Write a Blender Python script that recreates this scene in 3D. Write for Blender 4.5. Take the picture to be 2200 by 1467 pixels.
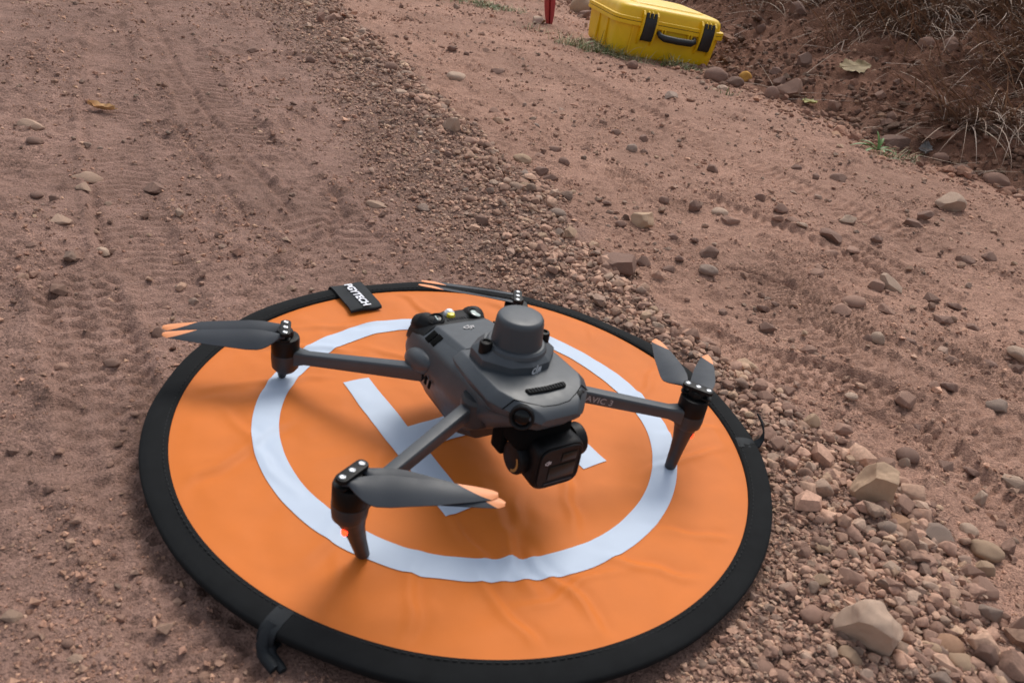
import bpy, bmesh, math, random
import numpy as np
from mathutils import Vector, Matrix

for o in list(bpy.data.objects):
    bpy.data.objects.remove(o, do_unlink=True)
scene = bpy.context.scene
COL = scene.collection
R = math.radians

# ------------------------------------------------------------------ camera
cam_data = bpy.data.cameras.new('camera')
cam = bpy.data.objects.new('camera', cam_data)
COL.objects.link(cam)
cam_data.sensor_width = 36.0
cam_data.lens = 27.08
cam_data.clip_start = 0.02
cam_data.clip_end = 500.0
_r = Vector((0.98453442, 0.08706425, 0.1520256))
_u = Vector((-0.17519123, 0.48928104, 0.85434893))
_f = Vector((0.0, 0.86776949, -0.49696692))
cam.matrix_world = Matrix(((_r.x, _u.x, -_f.x, 0.02435),
                           (_r.y, _u.y, -_f.y, -0.57332),
                           (_r.z, _u.z, -_f.z, 0.418),
                           (0, 0, 0, 1)))
cam_data.dof.use_dof = True
cam_data.dof.focus_distance = 1.35
cam_data.dof.aperture_fstop = 16.0
scene.camera = cam

# ------------------------------------------------------------------ world, sun, exposure
SUN_EL, SUN_AZ = 55.0, 12.0         # degrees; azimuth measured from +Y towards +X
world = bpy.data.worlds.new('World')
scene.world = world
world.use_nodes = True
wn = world.node_tree
wn.nodes.clear()
sky = wn.nodes.new('ShaderNodeTexSky')
sky.sky_type = 'NISHITA'
sky.sun_disc = False
sky.sun_elevation = R(SUN_EL)
sky.sun_rotation = R(SUN_AZ)
sky.dust_density = 3.0
sky.air_density = 1.0
hsv = wn.nodes.new('ShaderNodeHueSaturation')
hsv.inputs['Saturation'].default_value = 0.42
bgn = wn.nodes.new('ShaderNodeBackground')
bgn.inputs['Strength'].default_value = 0.135
wo = wn.nodes.new('ShaderNodeOutputWorld')
wn.links.new(sky.outputs[0], hsv.inputs['Color'])
wn.links.new(hsv.outputs[0], bgn.inputs['Color'])
wn.links.new(bgn.outputs[0], wo.inputs['Surface'])
sun_data = bpy.data.lights.new('sun', 'SUN')
sun = bpy.data.objects.new('sun', sun_data)
COL.objects.link(sun)
sun_data.energy = 1.3
sun_data.angle = R(26)
sun_data.color = (1.0, 0.95, 0.88)
_sd = Vector((math.cos(R(SUN_EL)) * math.sin(R(SUN_AZ)), math.cos(R(SUN_EL)) * math.cos(R(SUN_AZ)), math.sin(R(SUN_EL))))
sun.rotation_euler = _sd.to_track_quat('Z', 'Y').to_euler()
scene.view_settings.view_transform = 'Standard'
scene.view_settings.look = 'None'
scene.view_settings.gamma = 1.0
scene.view_settings.exposure = 0.40
scene.view_settings.use_curve_mapping = False

# ------------------------------------------------------------------ helpers
rng = np.random.default_rng(7)
random.seed(7)

def tag(o, label=None, cat=None, group=None, kind=None):
    if label: o['label'] = label
    if cat: o['category'] = cat
    if group: o['group'] = group
    if kind: o['kind'] = kind
    return o

def thing(name, loc=(0, 0, 0), rz=0.0):
    o = bpy.data.objects.new(name, None)
    o.empty_display_size = 0.02
    o.location = loc
    o.rotation_euler = (0, 0, rz)
    COL.objects.link(o)
    return o

def link(name, me, mat=None, parent=None):
    o = bpy.data.objects.new(name, me)
    COL.objects.link(o)
    if mat is not None:
        me.materials.clear()
        me.materials.append(mat)
    if parent is not None:
        o.parent = parent
    return o

def mesh(name, V, F, smooth=35):
    me = bpy.data.meshes.new(name)
    me.from_pydata([tuple(map(float, v)) for v in V], [], [tuple(map(int, f)) for f in F])
    me.update()
    if smooth:
        me.shade_smooth()
        if smooth < 180:
            me.set_sharp_from_angle(angle=R(smooth))
    return me

def np_mesh(name, V, F, col=None, smooth=False, sharp=None):
    """V (n,3) float, F (m,k) int with constant k"""
    me = bpy.data.meshes.new(name)
    V = np.ascontiguousarray(V, dtype=np.float32)
    F = np.ascontiguousarray(F, dtype=np.int32)
    m, k = F.shape
    me.vertices.add(len(V))
    me.vertices.foreach_set('co', V.ravel())
    me.loops.add(m * k)
    me.loops.foreach_set('vertex_index', F.ravel())
    me.polygons.add(m)
    me.polygons.foreach_set('loop_start', np.arange(0, m * k, k, dtype=np.int32))
    me.polygons.foreach_set('loop_total', np.full(m, k, dtype=np.int32))
    me.update(calc_edges=True)
    if col is not None:
        a = me.attributes.new('col', 'FLOAT_COLOR', 'POINT')
        c = np.ones((len(V), 4), np.float32)
        c[:, :col.shape[1]] = col
        a.data.foreach_set('color', c.ravel())
    if smooth:
        me.shade_smooth()
        if sharp:
            me.set_sharp_from_angle(angle=R(sharp))
    else:
        me.shade_flat()
    return me

def loft(secs, cap=True, closed=True, ring=False):
    """secs: list of equally long lists of points -> V, F"""
    n = len(secs[0])
    V = [p for s in secs for p in s]
    F = []
    m = len(secs)
    for i in range(m if ring else m - 1):
        j2 = (i + 1) % m
        for j in range(n if closed else n - 1):
            k = (j + 1) % n
            F.append((i * n + j, i * n + k, j2 * n + k, j2 * n + j))
    if cap and not ring:
        F.append(tuple(range(n - 1, -1, -1)))
        F.append(tuple((m - 1) * n + j for j in range(n)))
    return V, F

def fillet(pts, r, n=4):
    """round the corners of a closed 2-D polygon; r number or list"""
    out = []
    N = len(pts)
    for i in range(N):
        p = np.array(pts[i], float)
        a = np.array(pts[i - 1], float) - p
        b = np.array(pts[(i + 1) % N], float) - p
        la, lb = np.linalg.norm(a), np.linalg.norm(b)
        rr = r[i] if isinstance(r, (list, tuple)) else r
        d = min(rr, 0.48 * la, 0.48 * lb)
        p0, p1 = p + a / la * d, p + b / lb * d
        for k in range(n + 1):
            t = k / n
            out.append(tuple((1 - t) ** 2 * p0 + 2 * t * (1 - t) * p + t * t * p1))
    return out

def lathe(profile, n=32, center=(0, 0, 0), cap=True):
    secs = []
    for r, z in profile:
        secs.append([(center[0] + r * math.cos(2 * math.pi * k / n), center[1] + r * math.sin(2 * math.pi * k / n), center[2] + z) for k in range(n)])
    return loft(secs, cap=cap)

def xf(V, M):
    return [tuple(M @ Vector(v)) for v in V]

def tube(path, radii, n=10, cap=True, flat=None):
    """tube along a path; flat=(ratio, updir) squashes the section"""
    P = [Vector(p) for p in path]
    secs = []
    for i, p in enumerate(P):
        t = (P[min(i + 1, len(P) - 1)] - P[max(i - 1, 0)]).normalized()
        up = Vector((0, 0, 1)) if abs(t.z) < 0.93 else Vector((0, 1, 0))
        if flat: up = Vector(flat[1])
        s = t.cross(up).normalized()
        u = s.cross(t).normalized()
        r = radii[i] if isinstance(radii, (list, tuple)) else radii
        k2 = flat[0] if flat else 1.0
        secs.append([tuple(p + s * r * math.cos(2 * math.pi * k / n) + u * r * k2 * math.sin(2 * math.pi * k / n)) for k in range(n)])
    return loft(secs, cap=cap)

def rbox(sx, sy, sz, bev=0.002, seg=3, M=None):
    bm = bmesh.new()
    bmesh.ops.create_cube(bm, size=1.0)
    bmesh.ops.scale(bm, vec=(sx, sy, sz), verts=bm.verts)
    if bev > 0:
        bmesh.ops.bevel(bm, geom=list(bm.edges), offset=min(bev, 0.48 * min(sx, sy, sz)), segments=seg, profile=0.5, affect='EDGES')
    if M is not None:
        bmesh.ops.transform(bm, matrix=M, verts=bm.verts)
    bm.verts.ensure_lookup_table()
    V = [tuple(v.co) for v in bm.verts]
    F = [tuple(v.index for v in f.verts) for f in bm.faces]
    bm.free()
    return V, F

def prism(outline, z0, z1, bev=0.0, seg=2):
    bm = bmesh.new()
    vs = [bm.verts.new((p[0], p[1], z0)) for p in outline]
    f = bm.faces.new(vs)
    if f.normal.z > 0: f.normal_flip()
    bm.normal_update()
    if f.normal.z > 0: f.normal_flip()
    r = bmesh.ops.extrude_face_region(bm, geom=[f])
    nv = [e for e in r['geom'] if isinstance(e, bmesh.types.BMVert)]
    for v in nv: v.co.z = z1
    bmesh.ops.recalc_face_normals(bm, faces=bm.faces)
    if bev > 0:
        ed = [e for e in bm.edges if all(abs(v.co.z - z1) < 1e-7 for v in e.verts)]
        bmesh.ops.bevel(bm, geom=ed, offset=bev, segments=seg, profile=0.5, affect='EDGES')
    bm.verts.index_update()
    V = [tuple(v.co) for v in bm.verts]
    F = [tuple(v.index for v in q.verts) for q in bm.faces]
    bm.free()
    return V, F

def join(*VFs):
    V, F = [], []
    for v, f in VFs:
        o = len(V)
        V += list(v)
        F += [tuple(i + o for i in q) for q in f]
    return V, F

def text_mesh(body, size, shear=0.0, extrude=0.0, spacing=1.0, bold=0.0):
    cu = bpy.data.curves.new('lettering', 'FONT')
    cu.body = body
    cu.size = size
    cu.shear = shear
    cu.extrude = extrude
    cu.offset = bold
    cu.space_character = spacing
    cu.align_x = 'CENTER'
    cu.align_y = 'CENTER'
    cu.resolution_u = 4
    t = bpy.data.objects.new('lettering_source', cu)
    COL.objects.link(t)
    bpy.context.view_layer.update()
    dg = bpy.context.evaluated_depsgraph_get()
    me = bpy.data.meshes.new_from_object(t.evaluated_get(dg))
    me.name = 'lettering'
    bpy.data.objects.remove(t, do_unlink=True)
    return me

# ------------------------------------------------------------------ materials
def mat(name, color, rough=0.6, metallic=0.0, var=0.0, var_scale=40.0, bump=0.0, bump_scale=200.0, bump_dist=0.001,
        emit=None, emit_strength=0.0, spec=0.5, trans=0.0, sheen=0.0, source=None, color2=None, rough_var=0.0):
    m = bpy.data.materials.new(name)
    m.use_nodes = True
    nt = m.node_tree
    b = nt.nodes['Principled BSDF']
    b.inputs['Roughness'].default_value = rough
    b.inputs['Metallic'].default_value = metallic
    b.inputs['Specular IOR Level'].default_value = spec
    b.inputs['Sheen Weight'].default_value = sheen
    tc = nt.nodes.new('ShaderNodeTexCoord')
    base = None
    if source == 'object':
        oi = nt.nodes.new('ShaderNodeObjectInfo')
        base = oi.outputs['Color']
    elif source == 'attr':
        at = nt.nodes.new('ShaderNodeAttribute')
        at.attribute_name = 'col'
        base = at.outputs['Color']
    coord = tc.outputs['Object']
    if base is not None or var > 0:
        if var > 0:
            nz = nt.nodes.new('ShaderNodeTexNoise')
            nz.inputs['Scale'].default_value = var_scale
            nz.inputs['Detail'].default_value = 6
            nz.inputs['Roughness'].default_value = 0.65
            nt.links.new(coord, nz.inputs['Vector'])
            mr = nt.nodes.new('ShaderNodeMapRange')
            mr.inputs['From Min'].default_value = 0.3
            mr.inputs['From Max'].default_value = 0.7
            mr.inputs['To Min'].default_value = 1 - var
            mr.inputs['To Max'].default_value = 1 + var
            nt.links.new(nz.outputs['Fac'], mr.inputs['Value'])
            mx = nt.nodes.new('ShaderNodeMix')
            mx.data_type = 'RGBA'
            mx.blend_type = 'MULTIPLY'
            mx.inputs['Factor'].default_value = 1.0
            if base is not None:
                nt.links.new(base, mx.inputs['A'])
            else:
                mx.inputs['A'].default_value = (*color, 1)
            nt.links.new(mr.outputs[0], mx.inputs['B'])
            nt.links.new(mx.outputs['Result'], b.inputs['Base Color'])
        else:
            nt.links.new(base, b.inputs['Base Color'])
    else:
        b.inputs['Base Color'].default_value = (*color, 1)
    if rough_var > 0:
        nr = nt.nodes.new('ShaderNodeTexNoise')
        nr.inputs['Scale'].default_value = var_scale * 1.7
        nr.inputs['Detail'].default_value = 5
        nt.links.new(coord, nr.inputs['Vector'])
        m2 = nt.nodes.new('ShaderNodeMapRange')
        m2.inputs['From Min'].default_value = 0.3
        m2.inputs['From Max'].default_value = 0.7
        m2.inputs['To Min'].default_value = rough - rough_var
        m2.inputs['To Max'].default_value = rough + rough_var
        nt.links.new(nr.outputs['Fac'], m2.inputs['Value'])
        nt.links.new(m2.outputs[0], b.inputs['Roughness'])
    if bump > 0:
        n2 = nt.nodes.new('ShaderNodeTexNoise')
        n2.inputs['Scale'].default_value = bump_scale
        n2.inputs['Detail'].default_value = 5
        n2.inputs['Roughness'].default_value = 0.6
        nt.links.new(coord, n2.inputs['Vector'])
        bp = nt.nodes.new('ShaderNodeBump')
        bp.inputs['Strength'].default_value = bump
        bp.inputs['Distance'].default_value = bump_dist
        nt.links.new(n2.outputs['Fac'], bp.inputs['Height'])
        nt.links.new(bp.outputs['Normal'], b.inputs['Normal'])
    if emit:
        b.inputs['Emission Color'].default_value = (*emit, 1)
        b.inputs['Emission Strength'].default_value = emit_strength
    return m

# ------------------------------------------------------------------ noise in numpy
_perm = rng.permutation(512).astype(np.int64)
_perm = np.concatenate([_perm, _perm, _perm])
_gang = rng.uniform(0, 2 * np.pi, 512)
_gx, _gy = np.cos(_gang), np.sin(_gang)

def perlin(x, y, seed=0):
    x = x + seed * 17.31
    y = y - seed * 9.77
    xi = np.floor(x).astype(np.int64); yi = np.floor(y).astype(np.int64)
    xf_, yf_ = x - xi, y - yi
    u = xf_ * xf_ * xf_ * (xf_ * (xf_ * 6 - 15) + 10)
    v = yf_ * yf_ * yf_ * (yf_ * (yf_ * 6 - 15) + 10)
    def g(ix, iy, dx, dy):
        k = _perm[(_perm[ix & 511] + iy) & 511]
        return _gx[k] * dx + _gy[k] * dy
    n00 = g(xi, yi, xf_, yf_); n10 = g(xi + 1, yi, xf_ - 1, yf_)
    n01 = g(xi, yi + 1, xf_, yf_ - 1); n11 = g(xi + 1, yi + 1, xf_ - 1, yf_ - 1)
    a = n00 + u * (n10 - n00); b = n01 + u * (n11 - n01)
    return (a + v * (b - a)) * 1.5

def fbm(x, y, f, octv=3, seed=0, gain=0.5):
    s, a = 0, 1.0
    for i in range(octv):
        s = s + a * perlin(x * f, y * f, seed + i * 3)
        f *= 2.03; a *= gain
    return s

def sstep(a, b, x):
    t = np.clip((x - a) / (b - a), 0, 1)
    return t * t * (3 - 2 * t)

# ================================================================== GROUND
G0 = -0.018
_by = [-60, -3, 1.36, 1.53, 1.69, 1.97, 2.156, 2.41, 3.79, 6, 60]
_bx = [60, 5.5, 1.19, 1.03, .963, .833, .675, .586, .025, -.9, -23]
_ly = [-60, -.4, -.2, 0, .2, .337, .383, .598, 1.027, 1.666, 2.169, 5, 60]
_lx = [.4, .3, .2, .14, .08, .011, -.057, -.163, -.365, -.716, -1.01, -2.7, -35]
_ry = [-60, -.4, -.135, -.068, -.009, .09, .215, .41, .596, .8956, 1.365, 2.04, 5, 60]
_rx = [.6, .5, .452, .433, .4145, .368, .276, .156, .0865, -.075, -.313, -.658, -2.1, -34]

def bank_s(x, y):
    return (x - np.interp(y, _by, _bx)) * 0.85

def band_t(x, y):
    """0 at the left border of the gravel band, 1 at its right border"""
    xl = np.interp(y, _ly, _lx); xr = np.interp(y, _ry, _rx)
    return (x - xl) / (xr - xl)

def band_mask(x, y):
    t = band_t(x, y) + 0.16 * fbm(x, y, 7, 3, 41)
    return sstep(-0.55, 0.30, t) * (1 - sstep(0.92, 1.12, t))

def shoulder_mask(x, y):
    return sstep(0.85, 1.15, band_t(x, y) + 0.1 * fbm(x, y, 9, 2, 43))

TRACKS = [  # centre line, width, pitch, depth, kind
    ([(-.2, .33), (-.32, .49), (-.46, .66), (-.62, .88), (-.82, 1.18), (-1.05, 1.55), (-1.4, 2.2)], .125, .024, .0042, 'lug'),
    ([(-.30, .05), (-.374, .166), (-.466, .291), (-.574, .46), (-.806, .844), (-1.1, 1.4)], .09, .019, .0028, 'lug'),
    ([(-.10, -.33), (-.153, -.245), (-.206, -.181), (-.279, -.09), (-.36, .02), (-.5, .2)], .085, .021, .0040, 'block'),
    ([(-.45, .02), (-.334, .158), (-.25, .269), (-.2, .379), (-.12, .52)], .012, .03, .0040, 'groove'),
    ([(-.258, .36), (-.24, .45), (-.30, .56), (-.42, .72)], .012, .03, .0044, 'groove'),
    ([(-.19, .29), (-.235, .36), (-.262, .44), (-.258, .5)], .011, .03, .005, 'groove'),
    ([(-.5, -.15), (-.62, .1), (-.8, .4), (-1.1, .9), (-1.5, 1.6)], .12, .026, .0020, 'lug'),
    ([(-.75, .55), (-.9, .75), (-1.15, 1.2)], .014, .03, .004, 'groove'),
    ([(-.30, .42), (-.42, .58), (-.60, .82), (-.80, 1.12), (-1.05, 1.52), (-1.5, 2.3)], .013, .03, .006, 'groove'),
    ([(-.34, .36), (-.50, .57), (-.68, .80), (-.90, 1.12), (-1.2, 1.6)], .012, .03, .005, 'groove'),
    ([(-.42, .16), (-.52, .30), (-.66, .52), (-.88, .88), (-1.2, 1.45)], .012, .03, .005, 'groove'),
    ([(-.75, 1.6), (-.92, 1.9), (-1.25, 2.6)], .10, .024, .004, 'lug'),
    ([(.28, .52), (.34, .485), (.405, .462), (.455, .40), (.52, .3)], .085, .013, .0042, 'stud'),
    ([(.30, .54), (.352, .515), (.42, .489), (.478, .42)], .012, .03, .0075, 'groove'),
    ([(.2, .3), (.30, .25), (.413, .225), (.506, .181), (.586, .136), (.75, .05)], .075, .016, .0045, 'block'),
    ([(.3, .47), (.391, .375), (.488, .287), (.6, .2), (.8, .08)], .07, .018, .0040, 'lug'),
    ([(-.05, 2.0), (.15, 1.65), (.378, 1.302), (.584, 1.001), (.8, .7), (1.1, .4)], .1, .022, .0040, 'lug'),
    ([(.4, .58), (.514, .421), (.622, .32), (.75, .2)], .055, .014, .0042, 'stud'),
    ([(.46, .2), (.506, .082), (.53, .014), (.57, -.15)], .05, .014, .0035, 'lug'),
    ([(.12, .95), (.23, .82), (.34, .72)], .07, .012, .0036, 'stud'),
    ([(.3, .9), (.42, .78), (.6, .62), (.72, .55)], .06, .02, .0034, 'lug'),
    ([(.55, .75), (.66, .62), (.74, .5)], .08, .015, .0042, 'block'),
    ([(-.3, 1.75), (-.1, 1.35), (.1, 1.05)], .08, .02, .0030, 'lug'),
    ([(.62, .42), (.69, .34), (.8, .26)], .07, .013, .0044, 'stud'),
]

def track_relief(x, y):
    out = np.zeros_like(x); press = np.zeros_like(x)
    for ti, (pl, w, pitch, dep, kind) in enumerate(TRACKS):
        P = np.array(pl)
        m = 0.06 + w
        sel = np.where((x > P[:, 0].min() - m) & (x < P[:, 0].max() + m) & (y > P[:, 1].min() - m) & (y < P[:, 1].max() + m))[0]
        if len(sel) == 0: continue
        px, py = x[sel], y[sel]
        bd = np.full(len(sel), 9.0); bt = np.zeros(len(sel)); bv = np.zeros(len(sel))
        acc = 0.0; L = 0.0
        for a, b in zip(P[:-1], P[1:]): L += np.hypot(*(b - a))
        for a, b in zip(P[:-1], P[1:]):
            d = b - a; l = np.hypot(*d); d = d / l
            t = np.clip((px - a[0]) * d[0] + (py - a[1]) * d[1], 0, l)
            cx, cy = px - a[0] - d[0] * t, py - a[1] - d[1] * t
            dist = np.hypot(cx, cy); v = -cx * d[1] + cy * d[0]
            k = dist < bd
            bd[k] = dist[k]; bt[k] = (acc + t)[k]; bv[k] = (np.sign(v) * dist)[k]
            acc += l
        wob = 0.25 * w * perlin(px * 9, py * 9, 60 + ti)
        v = bv + wob * 0.25
        ends = sstep(0, 0.06, bt) * (1 - sstep(L - 0.06, L, bt))
        wear = np.clip(0.78 + 0.75 * perlin(px * 6, py * 6, 80 + ti), 0.25, 1.1) * ends
        e = np.abs(v) / (w / 2)
        ins = 1 - sstep(0.82, 1.05, e)
        rim = np.exp(-((e - 1.12) / 0.16) ** 2)
        if kind == 'groove':
            z = -dep * .42 * np.exp(-(v / (w * 0.42)) ** 2) + dep * 0.22 * (np.exp(-((v - w * .9) / (w * .4)) ** 2) + np.exp(-((v + w * .9) / (w * .4)) ** 2))
            out[sel] += z * np.clip(wear * 1.3, 0, 1.2)
            continue
        if kind == 'lug':
            ph = bt / pitch + np.abs(v) / (w * 0.55) + 0.15 * perlin(px * 60, py * 60, 5)
            saw = np.sin(2 * np.pi * ph)
            z = -0.35 * dep - 0.65 * dep * sstep(-0.25, 0.35, saw)
        elif kind == 'block':
            ph = bt / pitch + 0.5 * (np.floor(v / (w / 3)) % 2)
            z = -0.3 * dep - 0.7 * dep * sstep(-0.1, 0.35, np.sin(2 * np.pi * ph)) * sstep(-0.85, -0.5, np.cos(2 * np.pi * v / (w / 3)))
        else:
            z = -0.25 * dep - 0.75 * dep * sstep(0.0, 0.55, np.sin(2 * np.pi * bt / pitch) * np.sin(2 * np.pi * v / pitch))
        out[sel] += (z * ins + 0.55 * dep * rim) * wear
        press[sel] = np.maximum(press[sel], ins * np.clip(wear * 1.2, 0, 1))
    return out, press

def height(x, y):
    x = np.asarray(x, float); y = np.asarray(y, float)
    s = bank_s(x, y)
    sp = np.maximum(s, 0)
    bm_ = band_mask(x, y); sh = shoulder_mask(x, y)
    bk = sstep(-0.03, 0.12, s)
    near = np.exp(-((x * x + y * y) / 12.0))
    h = G0 + 0.5 * sp * sp / (sp + 0.15) * (1 / (1 + sp * 0.25))
    h = h + 0.006 * fbm(x, y, 2.2, 2, 1)
    rough = 0.55 + 0.75 * np.clip(0.5 + fbm(x, y, 4.0, 2, 2), 0, 1)
    rough = rough * (1 - 0.05 * sh * (1 - bk))
    trk, press = track_relief(x, y)
    rough = rough * (1 - .65 * press * (1 - bk) * (1 - bm_))
    h = h + 0.0034 * fbm(x, y, 15, 2, 3) * rough
    h = h + 0.0026 * fbm(x, y, 48, 3, 4, 0.62) * rough
    lump = np.clip(fbm(x, y, 26, 2, 6) - 0.28, 0, 1)
    h = h + 0.009 * lump * (0.5 + 0.6 * rough) 
    h = h + 0.0065 * np.clip(perlin(x * 75, y * 75, 9) - 0.30, 0, 1) * rough
    h = h + bm_ * (0.004 + 0.003 * fbm(x, y, 18, 2, 7))
    tt = band_t(x, y)
    h = h + 0.008 * np.exp(-((tt - 0.75) / 0.35) ** 2) * (1 - bk)
    # loose bank
    lumps = 0.036 * fbm(x, y, 5.5, 2, 11) + 0.030 * np.abs(fbm(x, y, 13, 3, 12)) + 0.015 * np.abs(fbm(x, y, 38, 2, 13))
    h = h + bk * lumps * (0.55 + 0.6 * np.clip(s, 0, 1))
    h = h - 0.014 * np.exp(-((s - 0.05) / 0.07) ** 2)
    h = h + (1.75 + .35 * sh) * trk * (1 - bk) * (1 - 0.85 * bm_)
    r = np.hypot(x, y)
    w = 1 - sstep(0.262, 0.315, r)
    h = h * (1 - w) + np.minimum(h, -0.0185) * w
    return h

def axis(c0, c1, d0, lo, hi, grow, far):
    xs = list(np.arange(c0, c1, d0))
    d = d0; v = xs[-1]
    while v < hi: d = min(d * grow, 0.02); v += d; xs.append(v)
    while v < far: d *= 1.35; v += d; xs.append(v)
    d = d0; v = xs[0]; left = []
    while v > lo: d = min(d * grow, 0.02); v -= d; left.append(v)
    while v > -far: d *= 1.35; v -= d; left.append(v)
    return np.array(left[::-1] + xs)

gx = axis(-0.62, 0.80, 0.0040, -2.1, 2.2, 1.012, 70)
gy = axis(-0.42, 0.95, 0.0040, -0.7, 4.2, 1.006, 70)
XX, YY = np.meshgrid(gx, gy)
fx, fy = XX.ravel(), YY.ravel()
fz = height(fx, fy)
nx, ny = len(gx), len(gy)
idx = np.arange(nx * ny).reshape(ny, nx)
quads = np.stack([idx[:-1, :-1].ravel(), idx[:-1, 1:].ravel(), idx[1:, 1:].ravel(), idx[1:, :-1].ravel()], 1)
_pr = track_relief(fx, fy)[1]
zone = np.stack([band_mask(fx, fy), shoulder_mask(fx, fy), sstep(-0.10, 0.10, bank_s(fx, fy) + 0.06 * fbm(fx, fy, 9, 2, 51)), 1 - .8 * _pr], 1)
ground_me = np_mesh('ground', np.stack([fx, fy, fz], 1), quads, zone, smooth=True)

def ground_material():
    m = bpy.data.materials.new('dirt')
    m.use_nodes = True
    nt = m.node_tree; N = nt.nodes; Lk = nt.links
    b = N['Principled BSDF']
    b.inputs['Roughness'].default_value = 0.95
    b.inputs['Specular IOR Level'].default_value = 0.2
    at = N.new('ShaderNodeAttribute'); at.attribute_name = 'col'
    sp = N.new('ShaderNodeSeparateColor'); Lk.new(at.outputs['Color'], sp.inputs[0])
    tc = N.new('ShaderNodeTexCoord')
    def noise(scale, det=6, ro=0.6):
        n = N.new('ShaderNodeTexNoise'); n.inputs['Scale'].default_value = scale
        n.inputs['Detail'].default_value = det; n.inputs['Roughness'].default_value = ro
        Lk.new(tc.outputs['Object'], n.inputs['Vector']); return n.outputs['Fac']
    def ramp(fac, lo, hi, a, c):
        mr = N.new('ShaderNodeMapRange'); mr.inputs[1].default_value = lo; mr.inputs[2].default_value = hi
        mr.inputs[3].default_value = a; mr.inputs[4].default_value = c
        Lk.new(fac, mr.inputs[0]); return mr.outputs[0]
    def mix(fac, A, B, mode='MIX'):
        x = N.new('ShaderNodeMix'); x.data_type = 'RGBA'; x.blend_type = mode
        for sock, v in (('A', A), ('B', B)):
            if isinstance(v, tuple): x.inputs[sock].default_value = (*v, 1)
            else: Lk.new(v, x.inputs[sock])
        if isinstance(fac, float): x.inputs['Factor'].default_value = fac
        else: Lk.new(fac, x.inputs['Factor'])
        return x.outputs['Result']
    n_big = noise(3.0, 4); n_mid = noise(28.0, 6, 0.7); n_fine = noise(320.0, 5, 0.7); n_grain = noise(900, 3, 0.6)
    road = mix(ramp(n_mid, .35, .65, 0, 1), ROAD_A, ROAD_B)
    shoulder = mix(ramp(n_mid, .35, .65, 0, 1), SHO_A, SHO_B)
    band = mix(ramp(n_mid, .35, .65, 0, 1), BAND_A, BAND_B)
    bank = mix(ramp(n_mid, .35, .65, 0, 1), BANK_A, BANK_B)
    c = mix(sp.outputs[1], road, shoulder)
    c = mix(sp.outputs[0], c, band)
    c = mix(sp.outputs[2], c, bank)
    v1 = ramp(n_big, .3, .7, .78, 1.16)
    v2 = ramp(n_fine, .3, .7, .62, 1.36)
    c = mix(1.0, c, v1, 'MULTIPLY')
    c = mix(1.0, c, v2, 'MULTIPLY')
    def voro(scale):
        n = N.new('ShaderNodeTexVoronoi'); n.inputs['Scale'].default_value = scale
        Lk.new(tc.outputs['Object'], n.inputs['Vector']); return n
    va, vb = voro(210.0), voro(520.0)
    patch = ramp(noise(9.0, 5, .65), .42, .64, .06, .85)
    pm = N.new('ShaderNodeMath'); pm.operation = 'MULTIPLY'; Lk.new(patch, pm.inputs[0]); Lk.new(at.outputs['Alpha'], pm.inputs[1]); patch = pm.outputs[0]
    def gray(v):
        s_ = N.new('ShaderNodeSeparateColor'); Lk.new(v.outputs['Color'], s_.inputs[0]); return s_.outputs[0]
    c = mix(patch, c, mix(1.0, c, ramp(gray(va), 0, 1, .74, 1.26), 'MULTIPLY'))
    c = mix(patch, c, mix(1.0, c, ramp(gray(vb), 0, 1, .72, 1.28), 'MULTIPLY'))
    Lk.new(c, b.inputs['Base Color'])
    def mul(a, c_):
        x = N.new('ShaderNodeMath'); x.operation = 'MULTIPLY'; Lk.new(a, x.inputs[0])
        if isinstance(c_, float): x.inputs[1].default_value = c_
        else: Lk.new(c_, x.inputs[1])
        return x.outputs[0]
    b0 = N.new('ShaderNodeBump'); b0.inputs['Strength'].default_value = 1.0; b0.inputs['Distance'].default_value = 0.0030
    Lk.new(mul(ramp(va.outputs['Distance'], 0.0, .75, 1.0, 0.0), patch), b0.inputs['Height'])
    b00 = N.new('ShaderNodeBump'); b00.inputs['Strength'].default_value = 0.9; b00.inputs['Distance'].default_value = 0.0012
    Lk.new(ramp(vb.outputs['Distance'], 0.0, .75, 1.0, 0.0), b00.inputs['Height']); Lk.new(b0.outputs['Normal'], b00.inputs['Normal'])
    b1 = N.new('ShaderNodeBump'); b1.inputs['Strength'].default_value = 0.9; b1.inputs['Distance'].default_value = 0.0034
    Lk.new(noise(190.0, 6, 0.68), b1.inputs['Height']); Lk.new(b00.outputs['Normal'], b1.inputs['Normal'])
    b2 = N.new('ShaderNodeBump'); b2.inputs['Strength'].default_value = 0.55; b2.inputs['Distance'].default_value = 0.0012
    Lk.new(n_grain, b2.inputs['Height']); Lk.new(b1.outputs['Normal'], b2.inputs['Normal'])
    Lk.new(b2.outputs['Normal'], b.inputs['Normal'])
    return m
ROAD_A, ROAD_B = (.245, .145, .110), (.352, .213, .166)
SHO_A, SHO_B = (.345, .196, .140), (.440, .257, .187)
BAND_A, BAND_B = (.215, .132, .100), (.300, .190, .148)
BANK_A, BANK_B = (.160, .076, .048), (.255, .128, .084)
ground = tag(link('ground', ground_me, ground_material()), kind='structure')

# ================================================================== LOOSE STONES
def ico(sub):
    bm = bmesh.new()
    bmesh.ops.create_icosphere(bm, subdivisions=sub, radius=1.0)
    bm.verts.ensure_lookup_table()
    V = np.array([v.co[:] for v in bm.verts]); F = np.array([[v.index for v in f.verts] for f in bm.faces])
    bm.free()
    return V, F
ICO = {k: ico(k) for k in (1, 2, 3, 4, 5)}

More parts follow.
